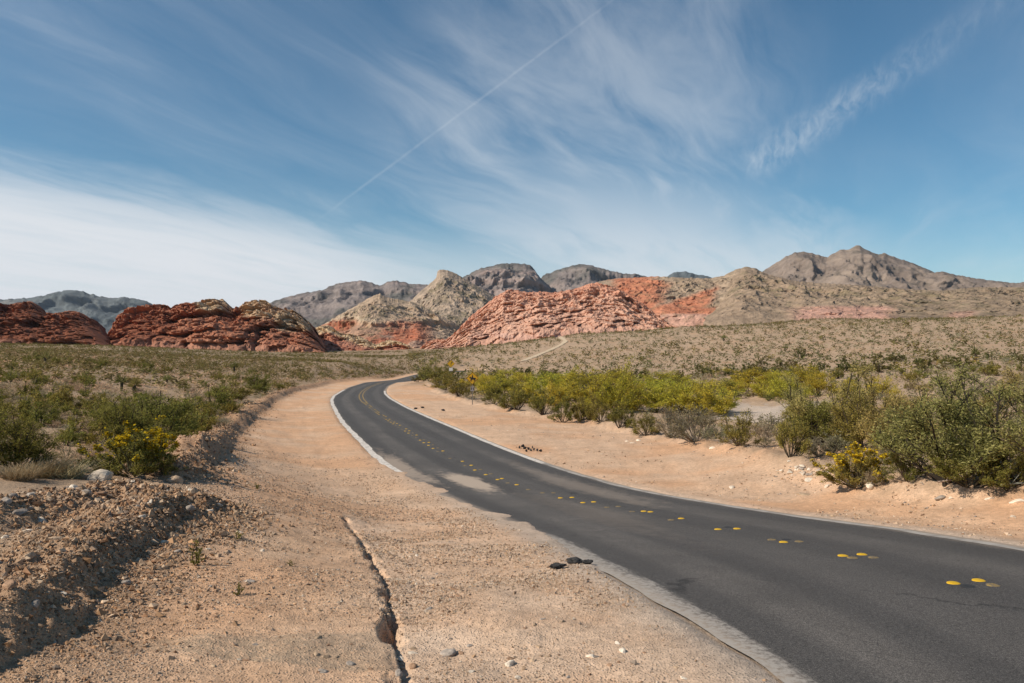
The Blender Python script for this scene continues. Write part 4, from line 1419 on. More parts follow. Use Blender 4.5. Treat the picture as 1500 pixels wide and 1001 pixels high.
def shrub(seed, pal, nleaf, ln, wd, stems=16, k1=5, k2=5, spread=0.5, upright=0.55, thick=0.010, jitter=0.02, stemcol=(0.11, 0.085, 0.065),
          flowers=0, l1=0.5, l2=0.45, tmin=0.3, tall=1.0, cluster=1.0, droop=0.0, twig2=True, skirt=0.62):
    """unit shrub (about 1 wide and 1 tall): returns parts {name: (V, F, col)}"""
    rg = np.random.default_rng(seed)
    az = rg.uniform(0, 2 * math.pi, stems)
    rad = spread * np.sqrt(rg.random(stems)) * 0.80
    S = np.c_[np.cos(az) * 0.06 * rg.random(stems), np.sin(az) * 0.06 * rg.random(stems), np.full(stems, -0.03)]
    top = tall * (0.80 - skirt * (rad / (spread * 0.8)) ** 2) * rg.uniform(0.75, 1.05, stems)
    E_ = np.c_[np.cos(az) * rad, np.sin(az) * rad, top]
    L = np.linalg.norm(E_ - S, axis=1)
    D = unit(E_ - S)
    C = rg.normal(size=(stems, 3)) * 0.16 + np.c_[np.cos(az), np.sin(az), np.zeros(stems)] * (-0.10 + droop)
    D = unit(D - C * 0.8)
    s1 = branch_from(rg, S, D, C, L, k1, 0.28, 0.98, l1, 0.25, upright * 0.5)
    s2 = branch_from(rg, *s1, k2, 0.25, 1.0, l2, 0.15, upright * 0.3, 0.8)
    parts = {}
    v0, f0 = tubes(S, D, C, L, np.full(stems, thick) * rg.uniform(.7, 1.3, stems), np.full(stems, thick * 0.45), 4, 5)
    v1, f1 = tubes(*s1, np.full(len(s1[0]), thick * 0.5), np.full(len(s1[0]), thick * 0.2), 3, 4)
    vs, fs = [v0, v1], [f0, f1 + len(v0)]
    if twig2:
        v2, f2 = tubes(*s2, np.full(len(s2[0]), thick * 0.24), np.full(len(s2[0]), thick * 0.10), 3, 2)
        vs.append(v2); fs.append(f2 + len(v0) + len(v1))
    V = np.vstack(vs)
    parts['stems'] = (V, np.vstack(fs), np.tile(stemcol, (len(V), 1)) * rg.uniform(0.75, 1.25, (len(V), 1)))
    allS = [np.vstack([a, b]) for a, b in zip(s1[:3], s2[:3])] + [np.r_[s1[3], s2[3]]]
    lv, lf, p = leaves_on(rg, *allS, nleaf, tmin, jitter, ln, wd, 0.6, cluster)
    lc = pal_cols(rg, pal, nleaf, 4)
    parts['foliage'] = (lv, lf, lc)
    if flowers:
        top = s2
        fv, ff, p = leaves_on(rg, *top, flowers, 0.75, jitter * 0.8, ln * 0.9, wd * 2.4, 0.2)
        z = fv.reshape(-1, 4, 3)[:, :, 2].mean(1)
        keep = (z > 0.30 + 0.25 * rg.random(len(z))) & (vnoise(p[:, 0] * 5, p[:, 1] * 5, p[:, 2] * 5, seed) > 0.30)
        fv = fv.reshape(-1, 4, 3)[keep].reshape(-1, 3)
        parts['flowers'] = (fv, np.arange(len(fv)).reshape(-1, 4), pal_cols(rg, 'flower', len(fv) // 4, 4))
    # fill a box one wide and one tall
    w = np.percentile(np.hypot(lv[:, 0], lv[:, 1]), 95) * 2.0
    h = np.percentile(lv[:, 2], 98.5)
    k = np.array([1.04 / w, 1.04 / w, 1.0 / h])
    return {n_: (v_ * k, f_, c_) for n_, (v_, f_, c_) in parts.items()}


def grass_tuft(seed, n=420, pal='grass', w=0.010):
    rg = np.random.default_rng(seed)
    az = rg.uniform(0, 2 * math.pi, n)
    r0 = 0.33 * np.sqrt(rg.random(n))
    S = np.c_[np.cos(az) * r0, np.sin(az) * r0, np.full(n, -0.02)]
    D = unit(np.c_[np.cos(az) * (r0 * 1.4) + rg.normal(size=n) * .25, np.sin(az) * (r0 * 1.4) + rg.normal(size=n) * .25, np.ones(n)])
    L = rg.uniform(0.5, 1.0, n)
    C = rg.normal(size=(n, 3)) * 0.22
    C[:, 2] = -0.1
    v, f = tubes(S, D, C, L, np.full(n, w), np.full(n, w * 0.25), 3, 3)
    return {'blades': (v, f, np.repeat(pal_cols(rg, pal, n, 1), 9, 0))}


def yucca(seed, n=90, trunk=0.25):
    rg = np.random.default_rng(seed)
    a = unit(rg.normal(size=(n, 3)))
    a[:, 2] = np.abs(a[:, 2]) * 0.9 - 0.22
    a = unit(a)
    b = unit(np.cross(a, rg.normal(size=(n, 3)))) * 0.022
    c0 = np.array([0, 0, trunk + 0.15])
    p0 = c0 + a * 0.05
    l = rg.uniform(0.36, 0.5, n)[:, None]
    V = np.stack([p0, p0 + a * l * 0.4 + b, p0 + a * l, p0 + a * l * 0.4 - b], 1).reshape(-1, 3)
    tv, tf = tubes(np.array([[0, 0, -0.05]]), np.array([[0, 0, 1.0]]), np.array([[0.05, 0.03, 0]]), np.array([trunk + 0.2]), np.array([0.09]), np.array([0.10]), 7, 4)
    return {'trunk': (tv, tf, np.tile((0.12, 0.10, 0.075), (len(tv), 1))), 'leaves': (V, np.arange(n * 4).reshape(n, 4), pal_cols(rg, 'yucca', n, 4))}


def meshes(parts, name):
    return {k: make_mesh(name + '_' + k, v, f, M_PLANT, c) for k, (v, f, c) in parts.items()}


def one_mesh(parts, name):
    V, Fs, Cs, n = [], [], [], 0
    for v, f, c in parts.values():
        V.append(v); Fs.append(f + n); Cs.append(c); n += len(v)
    return make_mesh(name, np.vstack(V), np.vstack(Fs), M_PLANT, np.vstack(Cs))


SPEC = {
    'mesquite': [meshes(shrub(200 + i, 'mesquite', 20000, 0.0105, 0.0030, stems=13, k1=7, k2=7, spread=0.62, upright=0.8, thick=0.011, jitter=0.020,
                              stemcol=(0.085, 0.07, 0.058), l1=0.46, l2=0.40, tmin=0.12, skirt=0.70), 'tree_shrub') for i in range(3)],
    'bigcreosote': [meshes(shrub(220 + i, 'creosote', 13000, 0.0125, 0.0038, stems=22, k1=5, k2=6, spread=0.55, thick=0.009, jitter=0.02,
                                 l1=0.42, l2=0.42, tmin=0.1, skirt=0.7), 'creosote') for i in range(2)],
    'creosote': [meshes(shrub(240 + i, 'creosote', 5200, 0.020, 0.0062, stems=20, k1=4, k2=5, spread=0.58, thick=0.009, jitter=0.026, tmin=0.1, skirt=0.68), 'creosote') for i in range(3)],
    'wash': [meshes(shrub(260 + i, 'wash', 8000, 0.020, 0.0058, stems=20, k1=5, k2=6, spread=0.60, upright=0.9, thick=0.008, jitter=0.030, tmin=0.08, skirt=0.66,
                          stemcol=(0.16, 0.125, 0.09)), 'wash_shrub') for i in range(3)],
    'rabbit': [meshes(shrub(280 + i, 'rabbit', 12000, 0.018, 0.0056, stems=40, k1=4, k2=5, spread=0.60, tmin=0.1, skirt=0.62, upright=1.0, thick=0.007, jitter=0.016,
                            stemcol=(0.20, 0.175, 0.115), flowers=9000, l1=0.36, l2=0.34), 'rabbitbrush') for i in range(2)],
    'grey': [meshes(shrub(300 + i, 'grey', 1900, 0.020, 0.0065, stems=20, k1=6, k2=6, spread=0.56, thick=0.009, jitter=0.02, stemcol=(0.25, 0.215, 0.175)), 'grey_shrub') for i in range(2)],
    'dry': [meshes(shrub(320 + i, 'dry', 1200, 0.024, 0.007, stems=26, k1=6, k2=5, spread=0.58, thick=0.008, jitter=0.02, stemcol=(0.34, 0.285, 0.215)), 'dry_shrub') for i in range(2)],
    'grass': [meshes(grass_tuft(340 + i), 'grass_tuft') for i in range(2)],
    'sprout': [meshes(shrub(350 + i, 'creosote', 260, 0.045, 0.014, stems=6, k1=3, k2=2, spread=0.35, upright=1.4, thick=0.014, jitter=0.015, stemcol=(0.10, 0.11, 0.04), tmin=0.1), 'sprout') for i in range(2)],
    'yucca': [meshes(yucca(360 + i), 'yucca') for i in range(2)],
}


def plant(name, species, x, y, w, h, label, cat, group=None, variant=None, rot=None, z=None):
    ms = SPEC[species]
    m = ms[variant % len(ms) if variant is not None else random.randrange(len(ms))]
    r = link(name, None)
    r.empty_display_size = 0.2
    r.location = (x, y, float(ground(x, y)[0]) if z is None else z)
    r.rotation_euler = (0, 0, random.uniform(0, 6.28) if rot is None else rot)
    r.scale = (w, w, h)
    set_prop(r, label, cat, group)
    for k, me in m.items():
        link(k, me, r)
    return r


# name, species, base x, base y, width px, height px, label
HERO = [
    ('mesquite', 'mesquite', 1392, 706, 215, 136, 'big airy olive green shrub with dark limbs at the right, beside the yellow flowered bush', 'shrub'),
    ('mesquite', 'mesquite', 1490, 700, 195, 142, 'tallest olive green shrub at the right edge of the picture', 'shrub'),
    ('mesquite', 'mesquite', 1335, 660, 130, 88, 'olive shrub half hidden behind the big airy one at right', 'shrub'),
    ('mesquite', 'mesquite', 1600, 705, 220, 145, 'green shrub cut by the right edge of the picture', 'shrub'),
    ('mesquite', 'mesquite', 1440, 640, 150, 84, 'olive shrub standing behind the two biggest ones at right', 'shrub'),
    ('mesquite', 'mesquite', 1222, 648, 130, 102, 'wide grey green shrub with dark shaded base right of the wash', 'shrub'),
    ('mesquite', 'mesquite', 1290, 640, 95, 84, 'grey green shrub joined to the wide one right of the wash', 'shrub'),
    ('mesquite', 'mesquite', 1180, 625, 85, 66, 'low grey green shrub on the left flank of the wide one', 'shrub'),
    ('creosote_bush', 'bigcreosote', 1420, 712, 110, 62, 'low green bush at the foot of the biggest shrub', 'shrub'),
    ('creosote_bush', 'bigcreosote', 1330, 704, 60, 48, 'low green bush just right of the yellow flowered bush', 'shrub'),
    ('creosote_bush', 'bigcreosote', 1478, 716, 90, 70, 'low dark bush under the tallest shrub at the right edge', 'shrub'),
    ('creosote_bush', 'bigcreosote', 1200, 652, 92, 62, 'dense low bush filling the left foot of the wide grey green shrub', 'shrub'),
    ('creosote_bush', 'bigcreosote', 1264, 654, 96, 68, 'dense dark bush between the wide grey green shrub and the biggest one', 'shrub'),
    ('rabbitbrush', 'rabbit', 1254, 713, 98, 56, 'round rabbitbrush covered in yellow flowers beside the right shoulder', 'shrub'),
    ('creosote_bush', 'creosote', 1158, 669, 52, 62, 'small upright creosote bush nearest the pile of pale stones', 'shrub'),
    ('creosote_bush', 'creosote', 1082, 652, 62, 46, 'dark round creosote bush left of the open wash', 'shrub'),
    ('grey_shrub', 'grey', 1020, 647, 84, 48, 'wide grey twiggy shrub above the right shoulder', 'shrub'),
    ('grey_shrub', 'grey', 982, 640, 52, 42, 'grey green shrub touching the wide twiggy one', 'shrub'),
    ('creosote_bush', 'creosote', 946, 638, 44, 30, 'low creosote bush left of the grey twiggy shrubs', 'shrub'),
    ('creosote_bush', 'creosote', 908, 627, 40, 36, 'creosote bush below the tallest yellow green shrub', 'shrub'),
    ('creosote_bush', 'creosote', 880, 618, 42, 38, 'dark creosote bush at the bank left of the tallest yellow shrub', 'shrub'),
    ('creosote_bush', 'creosote', 852, 617, 40, 32, 'dark creosote bush on the bank in the middle of the row', 'shrub'),
    ('creosote_bush', 'creosote', 824, 619, 34, 40, 'upright dark creosote bush on the bank right of the horse sign', 'shrub'),
    ('creosote_bush', 'creosote', 796, 607, 44, 34, 'creosote bush on the bank below the pale wash patch', 'shrub'),
    ('creosote_bush', 'creosote', 757, 600, 56, 34, 'broad dark creosote bush right of the horse sign post', 'shrub'),
    ('creosote_bush', 'creosote', 724, 592, 40, 26, 'dark creosote bush just right of the horse sign post', 'shrub'),
    ('creosote_bush', 'creosote', 672, 580, 44, 24, 'creosote bush at the bank left of the horse sign', 'shrub'),
    ('creosote_bush', 'creosote', 648, 570, 40, 22, 'creosote bush at the inside of the bend', 'shrub'),
    ('grey_shrub', 'mesquite', 627, 556, 30, 28, 'grey green pointed shrub where the road disappears', 'shrub'),
    ('creosote_bush', 'creosote', 622, 558, 30, 17, 'creosote bush at the spot where the road slips out of sight', 'shrub'),
    ('creosote_bush', 'creosote', 641, 560, 36, 20, 'creosote bush right of the grey green pointed shrub', 'shrub'),
    ('creosote_bush', 'creosote', 655, 551, 36, 16, 'creosote bush below the far yellow sign', 'shrub'),
    ('grey_shrub', 'dry', 1200, 668, 60, 26, 'dry grey twiggy bush behind the stones right of the wash', 'shrub'),
    ('grey_shrub', 'dry', 1120, 645, 44, 26, 'dry pale bush between two creosote bushes by the wash', 'shrub'),
    ('grey_shrub', 'dry', 1282, 712, 40, 24, 'dry brown bush at the right side of the yellow flowered bush', 'shrub'),
    ('rabbitbrush', 'rabbit', 196, 697, 122, 68, 'big yellow flowered rabbitbrush behind the rubble bank at left', 'shrub'),
    ('creosote_bush', 'bigcreosote', 20, 690, 130, 72, 'big dark green creosote bush at the left edge above the rubble', 'shrub'),
    ('creosote_bush', 'bigcreosote', -50, 690, 120, 80, 'creosote bush cut by the left edge', 'shrub'),
    ('creosote_bush', 'bigcreosote', 165, 650, 110, 56, 'dark green creosote bush right behind the flowering rabbitbrush', 'shrub'),
    ('creosote_bush', 'bigcreosote', 225, 645, 120, 60, 'wide dark creosote bush behind the rabbitbrush, toward the windrow', 'shrub'),
    ('creosote_bush', 'creosote', 240, 695, 46, 34, 'small dark bush touching the rabbitbrush on its road side', 'shrub'),
    ('creosote_bush', 'creosote', 312, 604, 76, 40, 'green creosote bush beside the windrow of dirt', 'shrub'),
    ('creosote_bush', 'creosote', 344, 592, 60, 30, 'green creosote bush farther along the dirt windrow', 'shrub'),
    ('creosote_bush', 'creosote', 376, 576, 46, 30, 'bright green creosote bush at the far part of the windrow', 'shrub'),
    ('creosote_bush', 'creosote', 60, 622, 60, 30, 'grey green bush in the open sand at left', 'shrub'),
    ('creosote_bush', 'creosote', 80, 626, 26, 18, 'little creosote bush in the open sand at left', 'shrub'),
    ('dry_shrub', 'dry', 115, 648, 26, 10, 'small low grey tuft on the bare sand at left', 'shrub'),
    ('grass_tuft', 'grass', 60, 700, 70, 36, 'pale dry grass clump beside the big dark bush at left', 'grass clump'),
    ('grass_tuft', 'grass', 95, 701, 60, 30, 'pale dry grass clump left of the white boulder', 'grass clump'),
    ('grass_tuft', 'grass', 30, 703, 50, 28, 'pale dry grass clump at the left end of the rubble bank', 'grass clump'),
    ('dry_shrub', 'dry', 325, 625, 40, 12, 'reddish dry brush on the windrow crest', 'shrub'),
    ('sprout', 'sprout', 285, 827, 26, 34, 'tallest thin green sprout growing in the gravel', 'sprout'),
    ('sprout', 'sprout', 350, 871, 20, 17, 'small round green sprout low in the gravel', 'sprout'),
    ('sprout', 'sprout', 348, 789, 20, 11, 'tiny green sprout beside a pale stone', 'sprout'),
    ('sprout', 'sprout', 424, 829, 13, 8, 'tiniest green sprout near the gully', 'sprout'),
    ('sprout', 'sprout', 376, 716, 14, 8, 'tiny sprout at the end of the rubble bank', 'sprout'),
]
WASHB = [(905, 604, 62, 64, 'tallest rounded yellow green shrub standing over the wash thicket'), (930, 600, 60, 46, 'yellow green shrub pressed against the right side of the tallest rounded one'),
         (870, 598, 70, 52, 'broad yellow green shrub just left of the tallest rounded one'), (960, 604, 76, 44, 'bright yellow green shrub behind the grey green twiggy pair'),
         (1000, 606, 70, 44, 'yellow green shrub behind the wide grey twiggy shrub'), (1040, 608, 64, 44, 'green feathery shrub at the left rim of the open wash'),
         (1062, 606, 50, 36, 'smaller green shrub nearest the pale sand of the open wash'), (985, 588, 70, 34, 'olive yellow shrub in the second row behind the grey twiggy shrubs'),
         (835, 588, 60, 36, 'yellow green shrub above the upright dark creosote on the bank'), (800, 575, 56, 30, 'low yellow shrub by the lower end of the left pale wash patch'),
         (830, 566, 60, 26, 'yellow shrub right of the left pale wash patch'), (864, 566, 60, 26, 'yellow shrub behind and left of the tallest rounded one'),
         (735, 578, 60, 34, 'straw yellow shrub two places right of the horse sign'), (762, 574, 50, 28, 'straw yellow shrub at the left edge of the pale wash patch'),
         (715, 580, 44, 36, 'yellow green shrub directly right of the horse warning sign'), (775, 590, 46, 30, 'green yellow shrub in front of the left pale wash patch'),
         (815, 596, 44, 34, 'green shrub between the wash patch and the upright dark creosote'), (1095, 580, 60, 28, 'yellow green shrub behind the open sandy wash'),
         (1130, 582, 56, 34, 'olive shrub at the back of the open wash near its right end'), (1160, 585, 60, 34, 'yellowish shrub left of the wide grey green one'),
         (1200, 580, 50, 30, 'olive yellow shrub peeking over the wide grey green one'), (1060, 575, 56, 26, 'yellow shrub in the back row left of the open wash'),
         (1020, 578, 60, 28, 'yellow shrub in the back row behind the wide twiggy one'), (940, 572, 60, 28, 'orange yellow shrub behind the right side of the tallest rounded one'),
         (900, 566, 50, 24, 'low yellow shrub showing behind the crown of the tallest one'), (700, 566, 40, 24, 'small yellow shrub just behind the horse sign post'),
         (745, 560, 44, 20, 'low straw yellow shrub farthest back near the horse sign'), (1240, 580, 46, 30, 'yellow green shrub behind the right part of the wide grey green one'),
         (1290, 585, 46, 34, 'pale olive shrub left of and behind the biggest shrubs'), (1100, 566, 70, 24, 'long low yellow shrub at the far edge of the thicket above the wash'),
         (1180, 566, 60, 26, 'orange yellow shrub at the far edge of the thicket, to the right'), (980, 566, 60, 24, 'low yellow shrub at the far edge in the middle of the thicket'),
         (855, 610, 40, 30, 'green shrub tucked behind the dark creosote in the middle of the bank row')]


def hero_plants():
    for (name, sp, x, y, w, h, lab, cat) in HERO:
        g = ground_hit(x, y)
        k = g[1] / F
        plant(name, sp, g[0], g[1], w * k * 1.04, h * k * 1.05, lab, cat)
    for (x, y, w, h, lab) in WASHB:
        g = ground_hit(x, y)
        k = g[1] / F
        if w != 62:
            h *= random.uniform(0.62, 1.08)
        plant('wash_shrub', 'wash', g[0], g[1], w * k * 1.12, h * k * 1.05, lab, 'shrub', 'yellow green shrubs along the wash')


hero_plants()


# ---- the scattered brush of the plains
def region_mask(x, y):
    s, lat, _ = road_coord(x, y)
    d, sd, _ = poly_dist(x, y, PULL_EDGE)
    pull = (d * sd > -0.7) & (lat < 0) & (lat > -45) & (y < 178)
    d2, sd2, _ = poly_dist(x, y, BANK_R[::-1])
    sh = (d2 * sd2 > -0.3) & (lat > 0) & (lat < 40) & (y < 150)
    d3, _, _ = poly_dist(x, y, TRAIL)
    ok = ~pull & ~sh & (np.abs(lat) > 5.5) & (d3 > 2.4)
    for P in WASH:
        d4, _, _ = poly_dist(x, y, P)
        ok &= d4 > 3.0
    return ok, lat


def scatter(n, y0, y1, u0, u1, power=2.0):
    y = (y0 ** power + (y1 ** power - y0 ** power) * rng.random(n)) ** (1 / power)
    x = rng.uniform(u0, u1, n) * y
    ok, lat = region_mask(x, y)
    x, y, lat = x[ok], y[ok], lat[ok]
    z = ground(x, y)
    py = CY - (z - CZ) / y * F
    return x, y, z, lat, py


def low_template(seed, pal, n, size, stem=True):
    """a far shrub: leaf clumps filling a low dome"""
    rg = np.random.default_rng(seed)
    p = rg.normal(size=(n, 3)) * np.array([0.24, 0.24, 0.0]) + np.c_[np.zeros(n), np.zeros(n), rg.uniform(0.05, 0.85, n)]
    p[:, :2] *= np.sqrt(np.clip(1.05 - (p[:, 2:] - 0.42) ** 2 * 2.2, 0.2, 1)) * 1.05
    a = unit(rg.normal(size=(n, 3)) + np.array([0, 0, 0.7])) * size
    b = unit(np.cross(a, rg.normal(size=(n, 3)))) * size * 0.42
    V = np.stack([p - a, p + b, p + a, p - b], 1).reshape(-1, 3)
    return V, np.arange(n * 4).reshape(n, 4), pal_cols(rg, pal, n, 4)


def merged(name, temps, x, y, z, w, h, label, tint=0.25):
    Vs, Fs, Cs, n = [], [], [], 0
    pick = rng.integers(0, len(temps), len(x))
    for k, (v, f, c) in enumerate(temps):
        m = pick == k
        q = m.sum()
        if not q:
            continue
        a = rng.uniform(0, 2 * math.pi, q)
        ca, sa = np.cos(a)[:, None], np.sin(a)[:, None]
        ww = w[m][:, None]
        V = np.stack([(v[None, :, 0] * ca - v[None, :, 1] * sa) * ww + x[m][:, None], (v[None, :, 0] * sa + v[None, :, 1] * ca) * ww + y[m][:, None],
                      v[None, :, 2] * h[m][:, None] + z[m][:, None]], -1).reshape(-1, 3)
        Fc = (f[None] + (np.arange(q) * len(v))[:, None, None]).reshape(-1, 4) + n
        C = (c[None] * (1 + tint * rng.uniform(-1, 1, (q, 1, 1)) + 0.08 * rng.uniform(-1, 1, (q, 1, 3)))).reshape(-1, 3)
        Vs.append(V); Fs.append(Fc); Cs.append(C); n += len(V)
    o = link(name, make_mesh(name, np.vstack(Vs), np.vstack(Fs), M_PLANT, np.vstack(Cs)))
    set_prop(o, label, None, None, 'stuff')
    return o


MID = {
    'creosote': [one_mesh(shrub(400 + i, 'creosote', 1000, 0.036, 0.013, stems=11, k1=4, k2=3, tmin=0.1, spread=0.56, thick=0.014, jitter=0.035, twig2=False), 'creosote_bush') for i in range(3)],
    'dry': [one_mesh(shrub(420 + i, 'dry', 520, 0.038, 0.011, stems=14, k1=4, k2=3, spread=0.6, thick=0.012, jitter=0.03, stemcol=(0.33, 0.275, 0.21), twig2=False), 'dry_shrub') for i in range(3)],
    'grey': [one_mesh(shrub(440 + i, 'grey', 650, 0.038, 0.013, stems=10, k1=4, k2=3, spread=0.56, thick=0.012, jitter=0.03, stemcol=(0.2, 0.17, 0.13), twig2=False), 'grey_shrub') for i in range(2)],
    'dark': [one_mesh(shrub(460 + i, 'dark', 320, 0.060, 0.028, stems=8, k1=4, k2=3, spread=0.56, thick=0.015, jitter=0.035, twig2=False), 'dark_shrub') for i in range(2)],
}


def single(name, kind, x, y, z, w, h, label, cat, group):
    o = link(name, random.choice(MID[kind]))
    o.location = (x, y, z)
    o.rotation_euler = (0, 0, random.uniform(0, 6.28))
    o.scale = (w, w, h)
    return set_prop(o, label, cat, group)


def clump(x, y, s, seed):
    return fbm(x / s, y / s, None, 3, seed)


def field(name, kind, pal, n, y0, y1, u0, u1, power, wr, hr, near, label, group, stuff_label, quads, qsize, clus=0.45, seed=1, keepfn=None, cat='shrub', mid=None):
    x, y, z, lat, py = scatter(n, y0, y1, u0, u1, power)
    k = rng.random(len(x)) < np.clip((clump(x, y, 14, seed) - clus) * 5 + (clump(x, y, 55, seed + 20) - 0.5) * 4 + 0.55, 0.04, 1)
    if keepfn is not None:
        k &= keepfn(x, y, lat, py)
    x, y, z = x[k], y[k], z[k]
    w = rng.uniform(*wr, len(x)) * (0.75 + 0.5 * rng.random(len(x)))
    h = w * rng.uniform(*hr, len(x))
    px = CX + x / y * F
    score = w / y * np.where((px > -30) & (px < 1530), 1, 0.01)
    order = np.argsort(-score)
    for i in order[:near]:
        single(name, kind, x[i], y[i], z[i] - 0.02, w[i], h[i], label, cat, group)
    r = order[near:]
    if mid:
        m_ = r[:mid[0]]
        r = r[mid[0]:]
        merged('shrubbery', [low_template(seed * 10 + 5 + i, pal, mid[1], mid[2]) for i in range(4)], x[m_], y[m_], z[m_] - 0.03, w[m_], h[m_], stuff_label.replace('far ', ''))
    temps = [low_template(seed * 10 + i, pal, quads, qsize) for i in range(4)]
    if len(r):
        merged('shrubbery', temps, x[r], y[r], z[r] - 0.03, w[r], h[r], stuff_label)
    return len(x)


LEFT = lambda x, y, lat, py: ((((lat < 0) | (x < -40)) & (y < 185)) | ((y >= 185) & (x < -0.11 * y))) & (rng.random(len(x)) < np.clip(0.22 + y / 75, 0, 1))
RIGHT = lambda x, y, lat, py: ((lat > 0) & (x > -40) & (y < 185)) | ((y >= 185) & (x > -0.13 * y))
field('creosote_bush', 'creosote', 'dark', 15500, 22, 540, -0.85, -0.08, 1.25, (0.7, 1.5), (0.55, 0.85), 205, 'olive green creosote bush on the left plain below the red rocks',
      'creosote bushes on the left plain', 'olive brush covering the far left plain', 13, 0.19, 0.45, 1, LEFT, mid=(1300, 44, 0.105))
field('dry_shrub', 'dry', 'dry', 17000, 17, 540, -0.85, -0.08, 1.2, (0.5, 1.2), (0.35, 0.6), 235, 'low pale dry shrub between the green bushes of the left plain',
      'dry shrubs on the left plain', 'pale dry brush covering the far left plain', 7, 0.23, 0.36, 2, LEFT, mid=(1200, 22, 0.13))
field('dry_shrub', 'dry', 'scrub', 7000, 75, 260, -0.85, -0.08, 1.3, (0.7, 1.5), (0.4, 0.7), 0, '', '', 'olive brown scrub filling the left plain', 9, 0.24, 0.36, 9, LEFT)
field('creosote_bush', 'creosote', 'creosote', 340, 48, 150, -0.12, 0.66, 1.4, (1.0, 2.0), (0.55, 0.8), 90, 'olive creosote bush in the brush belt right of the road',
      'creosote bushes in the right brush belt', 'olive brush right of the road', 34, 0.15, 0.40, 3, RIGHT)
field('grey_shrub', 'grey', 'grey', 1100, 20, 150, -0.12, 0.70, 1.4, (0.7, 1.5), (0.4, 0.7), 110, 'grey low shrub in the brush belt right of the road',
      'grey shrubs in the right brush belt', 'grey low brush right of the road', 24, 0.16, 0.38, 4, RIGHT)
field('scrub_bush', 'dark', 'scrub', 9500, 130, 500, -0.22, 0.85, 1.6, (0.8, 1.9), (0.5, 0.8), 60, 'olive bush dotted on the pale slope below the right hills',
      'olive bushes on the right slope', 'olive brush dotted over the pale right slope', 8, 0.26, 0.38, 5, RIGHT)
field('dark_shrub', 'dark', 'dark', 2700, 120, 500, -0.22, 0.85, 1.5, (1.4, 2.7), (0.5, 0.8), 60, 'dark bush dotted on the pale slope below the right hills',
      'dark bushes on the right slope', 'dark brush dotted over the pale right slope', 13, 0.21, 0.44, 7, RIGHT)
field('dry_shrub', 'dry', 'dry', 8000, 110, 500, -0.22, 0.85, 1.6, (0.9, 1.9), (0.35, 0.55), 60, 'pale dry shrub on the slope below the right hills',
      'pale dry shrubs on the right slope', 'pale dry brush over the right slope', 7, 0.26, 0.34, 6, RIGHT)


def yuccas():
    spots = [(178, 572, 20, 26, 'green yucca rosette left of a dark yucca on the left plain'), (197, 578, 24, 26, 'dark spiky yucca in the middle of the left plain'),
             (66, 534, 16, 20, 'dark yucca far out on the left plain near the edge'), (53, 529, 12, 15, 'small yucca left of the darkest one near the left edge'),
             (245, 565, 16, 18, 'yucca with upright stalk on the left plain'), (343, 546, 14, 18, 'yucca on the far left plain near the road bend'),
             (1429, 530, 16, 24, 'small branching yucca tree on the slope at the far right'), (1270, 552, 20, 22, 'yucca behind the brush belt at right'),
             (945, 553, 18, 14, 'dark round yucca at the top of the wash thicket'), (1345, 540, 16, 18, 'yucca on the slope above the big shrubs'),
             (1060, 500, 9, 10, 'lone yucca high on the pale slope'), (1150, 515, 10, 11, 'yucca on the middle of the pale slope')]
    for (x, y, w, h, lab) in spots:
        g = ground_hit(x, y)
        k = g[1] / F
        plant('yucca', 'yucca', g[0], g[1], w * k * 1.1, h * k * 1.25, lab, 'yucca')


yuccas()

# ------------------------------------------------------------------ stones and gravel
M_STONE = mat_stone()
M_CHUNK = mat_simple('broken_asphalt', (0.040, 0.038, 0.036), 0.9, 0, 0.5, 14.0, 0.8)
M_RUBBER = mat_simple('torn_rubber', (0.022, 0.021, 0.021), 0.7, 0, 0.4, 18.0, 0.5)


def ico(sub):
    import bmesh
    bm = bmesh.new()
    bmesh.ops.create_icosphere(bm, subdivisions=sub, radius=0.5)
    V = np.array([v.co[:] for v in bm.verts]); Fc = np.array([[v.index for v in f.verts] for f in bm.faces])
    bm.free()
    return V, Fc


ICO2 = ico(3)


def stone_mesh(name, seed, flat, col, mat, rough=0.5):
    v, f = ICO2
    rg = np.random.default_rng(seed)
    v = v.copy()
    # knock flat faces off a ball, then roughen: an angular field stone
    for _ in range(9):
        nrm = unit(rg.normal(size=3))
        d = rg.uniform(0.26, 0.42)
        k = v @ nrm - d
        v = v - np.outer(np.clip(k, 0, None), nrm) * 0.95
    nn = (fbm(v[:, 0] * 5 + seed, v[:, 1] * 5, v[:, 2] * 5, 3, seed) - 0.5) * 0.10 * rough / 0.5
    v = v * (1 + nn)[:, None] * np.array([1.1, 0.9, flat])
    v[:, 2] -= v[:, 2].min() * 0.55
    v /= np.ptp(v[:, 0])
    return make_mesh(name, v, f, mat, np.tile(col, (len(v), 1)), False)


TONES = {'tan': (0.48, 0.345, 0.23), 'grey': (0.33, 0.28, 0.235), 'pale': (0.74, 0.63, 0.50), 'brown': (0.34, 0.21, 0.13)}
STONES = {t: [stone_mesh('stone', 500 + i * 7 + j, (0.55, 0.75, 0.62)[i % 3], c, M_STONE) for i in range(3)] for j, (t, c) in enumerate(TONES.items())}


def stone(x, y, size, tone, label, group=None, sink=0.0, hmul=1.0, cat='stone'):
    o = link('stone', random.choice(STONES[tone]))
    o.location = (x, y, float(ground(x, y)[0]) - size * 0.10 - sink)
    o.rotation_euler = (random.uniform(-.25, .25), random.uniform(-.25, .25), random.uniform(0, 6.28))
    o.scale = (size, size * random.uniform(.75, 1.1), size * hmul)
    return set_prop(o, label, cat, group)


